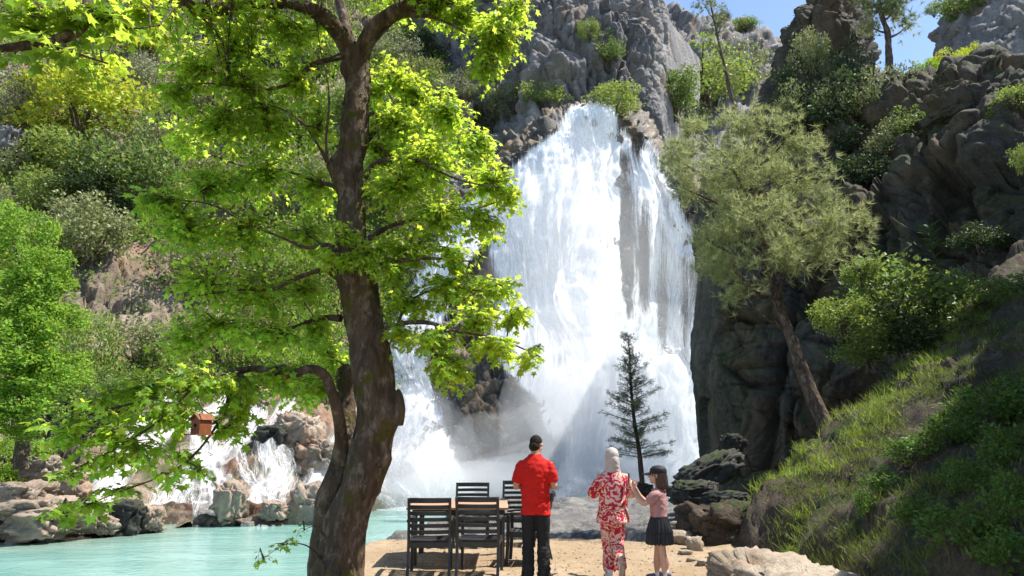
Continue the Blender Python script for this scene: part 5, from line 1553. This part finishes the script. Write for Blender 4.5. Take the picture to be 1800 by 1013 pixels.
def birdhouse():
    c = at(354, 750, 6.55)
    root = empty('bird_house', tuple(c), R(-28), 'small red-brown wooden bird house hanging from the low plane branch', 'bird house')
    b = MB()
    # pentagonal house prism, a flat dark disc on its front for the hole
    root.scale = (.85, .85, .85)
    w, d, h, g = .062, .075, .075, .05
    prof = [(-w, -h), (w, -h), (w, h - .02), (0, h + g - .02), (-w, h - .02)]
    V = [(x, -d, z) for x, z in prof] + [(x, d, z) for x, z in prof]
    b.add(V, [(0, 1, 2, 3, 4), (9, 8, 7, 6, 5)] + [(i, i + 5, (i + 1) % 5 + 5, (i + 1) % 5) for i in range(5)])
    b.build('body', M['birdwood'], root)
    for s in (-1, 1):
        me = bar_mesh('roof_panel', [(0, -d - .025, 0), (0, d + .025, 0)], .105, .010, 'birdwood', .002)
        o = link('roof_panel', me, root); o.location = (s * .037, 0, h + g * .5 - .005); o.rotation_euler = (0, s * R(39), 0)
    b = MB(); a = np.linspace(0, 2 * np.pi, 18, endpoint=False)
    b.add(np.stack([.02 * np.cos(a), 0 * a - d - .001, .01 + .02 * np.sin(a)], -1), [list(range(18))]); b.build('entrance_disc', M['hole_shade'], root)  # disc coloured dark to stand for the shade inside the hole
    me = bar_mesh('tray', [(-.08, 0, 0), (.08, 0, 0)], .23, .010, 'birdwood', .002); o = link('tray', me, root); o.location = (0, -.02, -h - .006)
    V, Fq = tube([(0, -d, -.03), (0, -d - .05, -.03)], .005, 6); b = MB(); b.add(V, Fq); b.build('perch', M['birdwood'], root)
    V, Fq = tube([(0, 0, h + g - .03), (.004, 0, h + g + .03), (0, 0, h + g + .10)], .003, 5); b = MB(); b.add(V, Fq); b.build('wire', M['resin'], root)
M['hole_shade'] = plain_mat('painted_hole_shade', (0.01, 0.008, 0.006), .9, .1)
birdhouse()
# ================================================================== people
M['skin'] = plain_mat('skin', (0.50, 0.27, 0.18), .55, .35, .10, 9, Subsurface_Weight=.08, Subsurface_Radius=(.01, .004, .002))
M['skin_fair'] = plain_mat('fair_skin', (0.56, 0.33, 0.235), .55, .35, .08, 9, Subsurface_Weight=.08, Subsurface_Radius=(.01, .004, .002))
M['hair_black'] = plain_mat('short_black_hair', (0.03, 0.023, 0.019), .85, .15, .6, 90, .9)
M['hair_brown'] = plain_mat('brown_hair', (0.075, 0.038, 0.024), .45, .5, .5, 60, .5)
M['red'] = plain_mat('red_cotton', (0.56, 0.016, 0.012), .8, .2, .10, 30, .05)
M['black_cloth'] = plain_mat('black_denim', (0.017, 0.017, 0.02), .8, .25, .3, 40, .1)
M['hijab'] = plain_mat('beige_scarf', (0.48, 0.42, 0.39), .85, .2, .08, 30, .1)
M['pink'] = plain_mat('dusty_pink_cotton', (0.40, 0.21, 0.205), .8, .2, .10, 30, .05)
M['black_skirt'] = plain_mat('black_skirt_cloth', (0.015, 0.015, 0.017), .5, .35, .3, 20, .1)
M['white_sock'] = plain_mat('white_sock', (0.72, 0.70, 0.70), .85, .2, .05, 30)
M['shoe_dark'] = plain_mat('dark_shoe', (0.03, 0.03, 0.033), .5, .4, .2, 20)
M['shoe_purple'] = plain_mat('grey_purple_shoe', (0.12, 0.105, 0.17), .6, .3, .2, 20)
M['sole'] = plain_mat('tan_sole', (0.42, 0.30, 0.19), .8, .2, .2, 20)
M['shoe_white'] = plain_mat('white_shoe', (0.74, 0.70, 0.68), .6, .3, .05, 20)
M['cap'] = plain_mat('black_cap', (0.02, 0.02, 0.022), .7, .3, .2, 30, .1)
M['phone'] = plain_mat('black_phone', (0.015, 0.015, 0.018), .2, .5, .1, 5)
M['eye'] = plain_mat('dark_eye', (0.02, 0.015, 0.012), .2, .5, .1, 5)
M['lip'] = plain_mat('lip', (0.42, 0.15, 0.13), .5, .3, .1, 9)
def floral():
    m, nt, out = nodes('red_and_cream_floral_print'); n = N(nt); p = n.obj()
    q = n.map(p, (1, .6, 1))
    nz = n.new('ShaderNodeTexNoise'); nz.inputs['Scale'].default_value = 9; nz.inputs['Detail'].default_value = 2; n.put(nz.inputs['Vector'], q)
    sub = n.new('ShaderNodeVectorMath', _operation='SCALE'); n.put(sub.inputs[0], nz.outputs['Color']); sub.inputs['Scale'].default_value = .22
    ad = n.new('ShaderNodeVectorMath', _operation='ADD'); n.put(ad.inputs[0], q); n.put(ad.inputs[1], sub.outputs[0])
    v = n.voro(ad.outputs[0], 6.0)
    pet = n.math('SINE', n.math('MULTIPLY', v, 30.0))
    wv = n.noise(ad.outputs[0], 7, 2, .5, 2.2)
    # one large rose on the back
    dist = n.new('ShaderNodeVectorMath', _operation='DISTANCE'); n.put(dist.inputs[0], n.map(ad.outputs[0], (1, 0, 1))); dist.inputs[1].default_value = (.10, 0, 1.13)
    rose = n.math('SINE', n.math('ADD', n.math('MULTIPLY', dist.outputs['Value'], 92.0), n.math('MULTIPLY', wv, 7.0)))
    inr = n.ramp(dist.outputs['Value'], [(.15, 1), (.19, 0)])
    f = n.math('ADD', n.math('MULTIPLY', pet, .55), n.math('MULTIPLY', n.math('SUBTRACT', wv, .5), 5.2))
    f = n.mix(inr, f, rose)
    msk = n.ramp(f, [(-.22, 0), (-.12, 1)])
    c1 = n.mix(n.ramp(n.noise(p, 5, 2), [(.52, 0), (.6, 1)]), (0.44, 0.012, 0.03), (0.55, 0.02, 0.085))
    c = n.mix(msk, c1, (0.72, 0.49, 0.40))
    nt.links.new(n.bsdf(c, .7, .25, n.bump(n.noise(p, 40, 3), .1, .01)), out.inputs['Surface']); return m
M['floral'] = floral()

class Fig:
    """collects closed tapered volumes that are fused into one skin"""
    def __init__(s): s.b = MB()
    def tube(s, pts, rad, sides=14, flat=None):
        pts = np.array(pts, float); k = max(8, len(pts) * 5)
        rad = np.array(rad, float)
        Q = cr(np.c_[pts, rad], k); P, Rr = Q[:, :3], np.maximum(Q[:, 3], .002)
        t0 = P[0] - P[1]; t0 /= np.linalg.norm(t0); t1 = P[-1] - P[-2]; t1 /= np.linalg.norm(t1)
        P = np.concatenate([[P[0] + t0 * Rr[0] * .55], [P[0] + t0 * Rr[0] * .3], P, [P[-1] + t1 * Rr[-1] * .3], [P[-1] + t1 * Rr[-1] * .55]])
        Rr = np.concatenate([[Rr[0] * .35], [Rr[0] * .75], Rr, [Rr[-1] * .75], [Rr[-1] * .35]])
        V, Fq = tube(P, Rr, sides); n = len(P)
        Fl = Fq.tolist() + [list(range(sides - 1, -1, -1)), list(range((n - 1) * sides, n * sides))]
        s.b.add(V, Fl)
    def loft(s, rings, sides=28, round_top=False):
        """rings: (cx, cy, z, rx, ry), horizontal ellipses"""
        Rg = cr(np.array(rings, float), len(rings) * 5)
        a = np.linspace(0, 2 * np.pi, sides, endpoint=False)
        V = np.stack([Rg[:, 0:1] + Rg[:, 3:4] * np.cos(a), Rg[:, 1:2] + Rg[:, 4:5] * np.sin(a), Rg[:, 2:3] + 0 * a], -1).reshape(-1, 3)
        n = len(Rg); idx = np.arange(n * sides).reshape(n, sides); nx = np.roll(idx, -1, 1)
        s.b.add(V, np.stack([idx[:-1], nx[:-1], nx[1:], idx[1:]], -1).reshape(-1, 4).tolist() + [list(range(sides - 1, -1, -1)), list(range((n - 1) * sides, n * sides))])
    def ball(s, c, r): s.b.add(IV * np.array(r) + np.array(c), IF)
    def hand(s, wrist, d, up, side, curl=.5, k=1.0):
        """wrist point, pointing direction d, back-of-hand direction up, thumb on the side direction"""
        w = np.array(wrist, float); d = np.array(d, float) / np.linalg.norm(d); u = np.array(up, float); u -= d * (u @ d); u /= np.linalg.norm(u)
        sd = np.cross(d, u) * side
        for j, x in enumerate((-.5, -.17, .17, .5)):
            s.tube([w, w + d * .045 * k + sd * x * .05 * k, w + d * .085 * k + sd * x * .07 * k], [.017 * k, .016 * k, .0125 * k], 8)
            L = (.055, .068, .075, .068)[j] * k
            a0 = w + d * .085 * k + sd * x * .07 * k
            a1 = a0 + (d * math.cos(curl * .7) - u * math.sin(curl * .7)) * L * .45
            a2 = a1 + (d * math.cos(curl * 1.7) - u * math.sin(curl * 1.7)) * L * .32
            a3 = a2 + (d * math.cos(curl * 2.4) - u * math.sin(curl * 2.4)) * L * .25
            s.tube([a0, a1, a2, a3], [.0095 * k, .009 * k, .0085 * k, .007 * k], 8)
        t0 = w + d * .025 * k + sd * .028 * k
        t1 = t0 + (d * .6 + sd * .8 - u * .25) * .035 * k; t2 = t1 + (d * .9 + sd * .15 - u * .35) * .032 * k
        s.tube([w + d * .01 * k, t0, t1, t2], [.015 * k, .014 * k, .011 * k, .008 * k], 8)
    def skin(s, name, mat, parent, voxel=.006, smooth=4, wrinkle=None):
        me = s.b.mesh(name); o = bpy.data.objects.new('tmp', me); COL.objects.link(o)
        md = o.modifiers.new('r', 'REMESH'); md.mode = 'VOXEL'; md.voxel_size = voxel
        sm = o.modifiers.new('s', 'SMOOTH'); sm.factor = .5; sm.iterations = smooth
        dg = bpy.context.evaluated_depsgraph_get(); dg.update()
        me2 = bpy.data.meshes.new_from_object(o.evaluated_get(dg))
        bpy.data.objects.remove(o); bpy.data.meshes.remove(me)
        me2.name = name
        if wrinkle is not None:
            n = len(me2.vertices); V = np.zeros(n * 3, np.float32); me2.vertices.foreach_get('co', V); V = V.reshape(-1, 3).astype(float)
            Nn = np.zeros(n * 3, np.float32); me2.vertices.foreach_get('normal', Nn); Nn = Nn.reshape(-1, 3)
            V = V + Nn * wrinkle(V)[:, None]
            me2.vertices.foreach_set('co', V.astype(np.float32).ravel())
        me2.polygons.foreach_set('use_smooth', np.ones(len(me2.polygons), bool)); me2.update()
        me2.materials.clear(); me2.materials.append(M[mat])
        return link(name, me2, parent)

def head(f, c, k=1.0, yaw=0.0, nod=0.0):
    """skull, jaw, nose, ears; the face looks along +Y turned by yaw, nodding down"""
    c = np.array(c, float)
    def T(p):
        p = np.array(p, float) * k
        y, z = p[1] * math.cos(nod) + p[2] * math.sin(nod), -p[1] * math.sin(nod) + p[2] * math.cos(nod)
        x = p[0] * math.cos(yaw) - y * math.sin(yaw); y = p[0] * math.sin(yaw) + y * math.cos(yaw)
        return c + np.array([x, y, z])
    f.ball(T((0, -.012, .025)), np.array([.074, .092, .088]) * k)
    f.ball(T((0, .022, -.035)), np.array([.060, .066, .075]) * k)
    f.ball(T((0, .05, -.085)), np.array([.034, .03, .025]) * k)
    f.tube([T((0, .082, .012)), T((0, .097, -.012)), T((0, .103, -.03))], [.008 * k, .010 * k, .014 * k], 8)
    f.tube([T((-.03, .078, .028)), T((0, .087, .03)), T((.03, .078, .028))], [.009 * k] * 3, 8)
    for s in (-1, 1):
        f.tube([T((s * .074, -.002, .02)), T((s * .084, -.012, 0)), T((s * .076, -.004, -.028))], [.009 * k, .013 * k, .008 * k], 8)
        f.ball(T((s * .036, .062, -.02)), np.array([.024, .022, .022]) * k)
    return T
def face_bits(T, k, root):
    for s in (-1, 1):
        b = MB(); b.add(IV * .0105 * k + T((s * .031, .081, .008)), IF); b.build('eye', M['eye'], root, smooth=True)
    b = MB(); V, Fq = tube([T((-.022, .084, -.058)), T((0, .093, -.056)), T((.022, .084, -.058))], [.003 * k, .0065 * k, .003 * k], 8); b.add(V, Fq); b.build('mouth', M['lip'], root, smooth=True)
def shoe(root, heel, toe, mat, k=1.0, up=None, sole='shoe_white'):
    heel = np.array(heel, float); toe = np.array(toe, float)
    f = Fig(); mid = (heel + toe) / 2
    f.tube([heel + [0, 0, .045], mid + [0, 0, .045], toe + [0, 0, .033]], [.04 * k, .043 * k, .034 * k])
    f.tube([heel + [0, 0, .06], heel + [0, 0, .10]], [.04 * k, .042 * k])
    o = f.skin('shoe', mat, root, .006, 3)
    f = Fig(); f.tube([heel + [0, 0, .016], mid + [0, 0, .014], toe + [0, 0, .014]], [.040 * k, .044 * k, .037 * k])
    s_ = f.skin('sole', sole, o, .006, 2)
    for q in (s_,):
        V = np.array([v.co[:] for v in q.data.vertices]); 
    return o

def cloth(V, a, s=(14, 14, 6), seed=0): return a * fbm(V * np.array(s), 3, seed)

# ------------------------------------------------------------------ man in red
def man():
    x, y = .285, 9.46
    root = empty('person', (x, y, ground_at(x, y)), R(-6), 'man seen from behind in red T-shirt and black trousers, looking down at his hands', 'person')
    f = Fig()
    hc = (.012, .042, 1.568)
    T = head(f, hc, .98, yaw=R(-22), nod=R(24))
    f.tube([(0, -.01, 1.40), (.004, .005, 1.47), (.01, .02, 1.55)], [.062, .056, .056])
    f.loft([(0, 0, .86, .155, .105), (0, 0, .98, .15, .10), (0, 0, 1.15, .165, .105), (0, 0, 1.30, .185, .105), (0, 0, 1.40, .13, .08)])
    for s in (-1, 1):
        sh, el, wr = (s * .17, -.01, 1.345), (s * .235, -.025, 1.07), (s * .115, .20, 1.13)
        f.tube([sh, (s * .205, -.016, 1.22), el], [.052, .046, .040])
        f.tube([el, (s * .19, .08, 1.09), wr], [.041, .040, .027])
        f.hand(wr, (-s * .55, .75, .25), (s * .5, .2, .8), s, .75)
        lx = .092 if s > 0 else -.085
        f.tube([(s * .085, 0, .88), (lx, .015, .48), (lx * 1.08, -.02, .07)], [.08, .055, .038])
    f.skin('body', 'skin', root, .0055, 3)
    # hair: close-cropped cap over the skull
    h = Fig(); h.ball(T((0, -.022, .034)), np.array([.080, .090, .090]) * .98); h.ball(T((0, -.046, -.036)), np.array([.069, .062, .070]) * .98)
    h.skin('hair', 'hair_black', root, .005, 2, lambda V: .004 * perlin(V * 75, 3))
    g = Fig()
    g.loft([(0, 0, .735, .182, .132), (0, 0, .80, .18, .13), (0, -.005, .95, .176, .128), (0, -.01, 1.10, .184, .13), (0, -.012, 1.25, .198, .13), (0, -.01, 1.33, .192, .116), (0, -.006, 1.39, .15, .095), (0, 0, 1.432, .095, .077), (.0, .004, 1.46, .072, .066)])
    for s in (-1, 1):
        g.tube([(s * .14, -.008, 1.345), (s * .185, -.012, 1.29), (s * .225, -.02, 1.135)], [.062, .066, .066])
    g.skin('shirt', 'red', root, .0075, 4, lambda V: cloth(V, .015, (5, 5, 10), 3) * np.clip((1.45 - V[:, 2]) * 3, .2, 1) + cloth(V, .006, (16, 16, 4), 5) * np.clip((1.0 - V[:, 2]) * 4, 0, 1) + .004 * perlin(V * 22, 7))
    t = Fig()
    t.loft([(0, 0, .98, .14, .095), (0, 0, .90, .15, .10), (0, 0, .80, .155, .105), (0, 0, .74, .10, .09)])
    for s in (-1, 1):
        lx = .094 if s > 0 else -.087
        t.tube([(s * .07, 0, .84), (lx * .96, .005, .66), (lx, .02, .46), (lx * 1.03, -.01, .22), (lx * 1.06, -.015, .055)], [.098, .092, .076, .076, .078])
    t.skin('trousers', 'black_cloth', root, .0075, 3, lambda V: cloth(V, .016, (8, 8, 15), 13) * np.clip((.62 - V[:, 2]) * 3, .15, 1))
    for s in (-1, 1):
        lx = .10 * s
        shoe(root, (lx, -.05, 0), (lx * 1.45, .15, 0), 'shoe_dark', 1.0, sole='shoe_dark')
    p = link('phone', bar_mesh('phone', [(0, 0, -.07), (0, 0, .07)], .072, .009, 'phone', .003), None)
    p.location = (x + .02, y + .33, root.location.z + 1.17); p.rotation_euler = (R(-50), 0, 0)
    tag(p, 'dark phone held in front of the man in red', 'phone')
man()

# ------------------------------------------------------------------ woman in the floral suit
def woman():
    x, y = 1.245, 9.52
    root = empty('person', (x, y, ground_at(x, y)), R(4), 'woman walking away in beige headscarf and red and cream floral suit', 'person')
    f = Fig()
    T = head(f, (0, .02, 1.44), .93, yaw=R(8), nod=R(8))
    f.tube([(0, 0, 1.24), (0, .006, 1.33), (0, .012, 1.40)], [.055, .048, .05])
    f.loft([(0, 0, .78, .15, .11), (0, 0, .9, .14, .10), (0, 0, 1.05, .14, .10), (0, 0, 1.18, .155, .10), (0, 0, 1.26, .11, .08)])
    for s in (-1, 1):
        sh, el = (s * .15, 0, 1.21), (s * .238, .02, 1.0)
        wr = (s * .15, .22, 1.08)
        f.tube([sh, (s * .19, .005, 1.11), el], [.048, .042, .036]); f.tube([el, (s * .21, .12, 1.04), wr], [.036, .034, .023])
        f.hand(wr, (-s * .5, .8, .2), (s * .3, .2, .8), s, .6, .9)
    f.tube([(-.07, 0, .80), (-.062, .06, .43), (-.05, .05, .07)], [.08, .05, .034])
    f.tube([(.07, 0, .80), (.04, .05, .43), (.035, -.26, .22)], [.08, .05, .034])
    f.skin('body', 'skin_fair', root, .0055, 3)
    face_bits(T, .93, root)
    h = Fig(); h.ball((0, .005, 1.462), (.085, .102, .098)); h.ball((0, -.02, 1.40), (.078, .088, .09))
    h.loft([(0, -.005, 1.42, .088, .098), (0, -.008, 1.36, .089, .094), (0, -.006, 1.31, .092, .09), (0, 0, 1.275, .102, .09), (0, 0, 1.25, .10, .085)])
    h.skin('headscarf', 'hijab', root, .006, 4, lambda V: .0016 * np.sin(V[:, 2] * 110 + 3.0 * np.abs(np.arctan2(V[:, 0], -V[:, 1])) + 4 * perlin(V * 7, 4)) * np.clip((1.45 - V[:, 2]) * 9, 0, 1) + .004 * perlin(V * 16, 9))
    g = Fig()
    g.loft([(0, 0, .66, .212, .165), (0, 0, .72, .202, .155), (0, 0, .86, .178, .135), (0, 0, 1.0, .172, .128), (0, 0, 1.13, .178, .122), (0, 0, 1.21, .17, .105), (0, 0, 1.255, .12, .085), (0, 0, 1.28, .072, .068)])
    for s in (-1, 1):
        g.tube([(s * .115, 0, 1.20), (s * .175, .008, 1.13), (s * .235, .03, 1.01)], [.056, .066, .080])
        g.tube([(s * .238, .03, 1.01), (s * .235, .09, 1.015)], [.076, .074])
    g.skin('tunic', 'floral', root, .0075, 4, lambda V: cloth(V, .012, (8, 8, 4), 23) * np.clip((1.22 - V[:, 2]) * 3, .1, 1) + cloth(V, .008, (18, 18, 5), 25) * np.clip((.95 - V[:, 2]) * 4, 0, 1))
    t = Fig()
    t.loft([(0, 0, .84, .155, .115), (0, 0, .76, .165, .122), (0, 0, .68, .155, .115), (0, 0, .64, .10, .09)])
    t.tube([(-.075, 0, .76), (-.072, .045, .55), (-.065, .06, .36), (-.055, .05, .10)], [.09, .08, .072, .078])
    t.tube([(.075, 0, .76), (.06, .035, .55), (.045, .0, .40), (.035, -.17, .20), (.033, -.20, .16)], [.09, .08, .072, .07, .068])
    t.skin('trousers', 'floral', root, .0075, 3, lambda V: cloth(V, .010, (9, 9, 6), 33))
    shoe(root, (-.055, .0, 0), (-.065, .19, 0), 'shoe_white', .95)
    # trailing foot, heel lifted so the sole shows
    f = Fig(); f.tube([(.033, -.26, .20), (.030, -.255, .10), (.028, -.215, .03)], [.034, .038, .03]); o = f.skin('shoe', 'shoe_white', root, .006, 3)
    f = Fig(); f.tube([(.033, -.293, .20), (.030, -.290, .11), (.028, -.252, .02)], [.030, .034, .028]); f.skin('sole', 'sole', o, .006, 3)
woman()

# ------------------------------------------------------------------ child with cap
def child():
    x, y = 1.76, 9.3
    # local +Y is where the child faces
    root = empty('person', (x, y, ground_at(x, y)), R(72), 'child in black cap, dusty pink T-shirt and black skirt raising a phone', 'person')
    f = Fig()
    T = head(f, (0, .01, 1.215), .93, yaw=0, nod=R(-4))
    f.tube([(0, -.01, 1.03), (0, -.004, 1.10), (0, .0, 1.17)], [.045, .040, .042])
    f.loft([(0, 0, .64, .115, .085), (0, 0, .78, .10, .075), (0, 0, .9, .115, .08), (0, 0, 1.0, .125, .078), (0, 0, 1.06, .085, .06)])
    tgt = np.array([.02, .33, 1.14])
    for s in (-1, 1):
        sh = (s * .128, -.005, 1.015); el = (s * .135, .155, .885); wr = tgt + np.array([s * .05, -.05, -.075])
        f.tube([sh, (s * .142, .07, .945), el], [.040, .034, .029]); f.tube([el, (np.array(el) + wr) / 2 + [s * .01, .02, -.01], wr], [.029, .028, .019])
        f.hand(wr, (-s * .25, .25, .9), (s * .6, .75, -.1), -s if s > 0 else -s, .55, .74)
        lx = s * .062; st = s * .05
        f.tube([(s * .06, 0, .64), (lx, st * .6, .37), (lx * 1.05, st, .20), (lx * 1.1, st * 1.1 - .01, .06)], [.068, .046, .044, .030])
        f.tube([(lx * 1.05, st - .012, .29), (lx * 1.05, st - .016, .22), (lx * 1.08, st - .01, .14)], [.040, .043, .030])
    f.skin('body', 'skin_fair', root, .005, 3)
    face_bits(T, .93, root)
    h = Fig(); h.ball((0, -.018, 1.232), (.078, .092, .084))
    h.loft([(0, -.03, 1.27, .076, .075), (0, -.042, 1.20, .088, .074), (0, -.05, 1.13, .097, .072), (0, -.055, 1.08, .093, .066), (0, -.055, 1.055, .07, .05)])
    h.skin('hair', 'hair_brown', root, .006, 3, lambda V: .006 * np.sin(np.arctan2(V[:, 0], V[:, 1] + .05) * 26 + 4 * perlin(V * 8, 2)) * (V[:, 2] < 1.24) + .004 * perlin(V * 30, 6))
    c = Fig(); c.loft([(0, -.01, 1.235, .086, .104), (0, -.012, 1.265, .088, .105), (0, -.014, 1.30, .078, .092), (0, -.014, 1.325, .048, .06), (0, -.014, 1.334, .012, .014)])
    o = c.skin('cap', 'cap', root, .005, 3)
    a = np.linspace(-1, 1, 13); rows = []
    for t in np.linspace(0, 1, 7):
        rows.append(np.stack([.082 * a * (1 - .12 * t), .070 + .035 * (1 - a ** 2) + t * .085 * (1 - .55 * a ** 2), 1.250 - .016 * t - .018 * a ** 2], -1))
    G = np.array(rows); b = MB(); b.add(G.reshape(-1, 3), grid_faces(7, 13)); G2 = G - np.array([0, 0, .004]); b.add(G2.reshape(-1, 3), grid_faces(7, 13)[:, ::-1]); b.build('brim', M['cap'], o, smooth=True)
    g = Fig()
    g.loft([(0, 0, .735, .135, .10), (0, 0, .80, .132, .10), (0, 0, .90, .136, .10), (0, 0, .985, .142, .095), (0, -.002, 1.035, .112, .08), (0, -.004, 1.065, .068, .058)])
    for s in (-1, 1): g.tube([(s * .09, -.005, 1.0), (s * .14, .03, .975), (s * .152, .085, .925)], [.056, .062, .060])
    g.skin('shirt', 'pink', root, .0065, 4, lambda V: cloth(V, .008, (9, 9, 12), 43) + .003 * perlin(V * 26, 7))
    for nm, rings in (('skirt', [(0, 0, .775, .122, .092), (0, 0, .72, .135, .105), (0, 0, .62, .165, .135), (0, 0, .555, .182, .152)]), ('skirt_frill', [(0, 0, .60, .165, .135), (0, 0, .52, .182, .152), (0, 0, .43, .192, .162)])):
        k = Fig(); k.loft(rings, 60)
        k.skin(nm, 'black_skirt', root, .0065, 2, lambda V: .010 * np.sin(np.arctan2(V[:, 0], V[:, 1]) * 22 + 2 * perlin(V * 7, 3)) * np.clip((.78 - V[:, 2]) * 5, 0, 1))
    for s in (-1, 1):
        lx = s * .068; st = s * .055
        q = Fig(); q.tube([(lx, st - .012, .135), (lx, st - .01, .06)], [.034, .036]); q.skin('sock', 'white_sock', root, .006, 2)
        shoe(root, (lx, st - .04, 0), (lx * 1.35, st + .125, 0), 'shoe_purple', .82)
    W = root.matrix_basis.copy()
    W = Matrix.Translation(root.location) @ Matrix.Rotation(R(72), 4, 'Z')
    p = link('phone', bar_mesh('phone', [(0, 0, -.072), (0, 0, .072)], .07, .009, 'phone', .003), None)
    p.matrix_world = W @ Matrix.Translation((.02, .35, 1.165)) @ Matrix.Rotation(R(90), 4, 'Z') @ Matrix.Rotation(R(0), 4, 'X') @ Matrix.Rotation(R(90), 4, 'Z')
    tag(p, 'dark phone held up by the child', 'phone')
child()
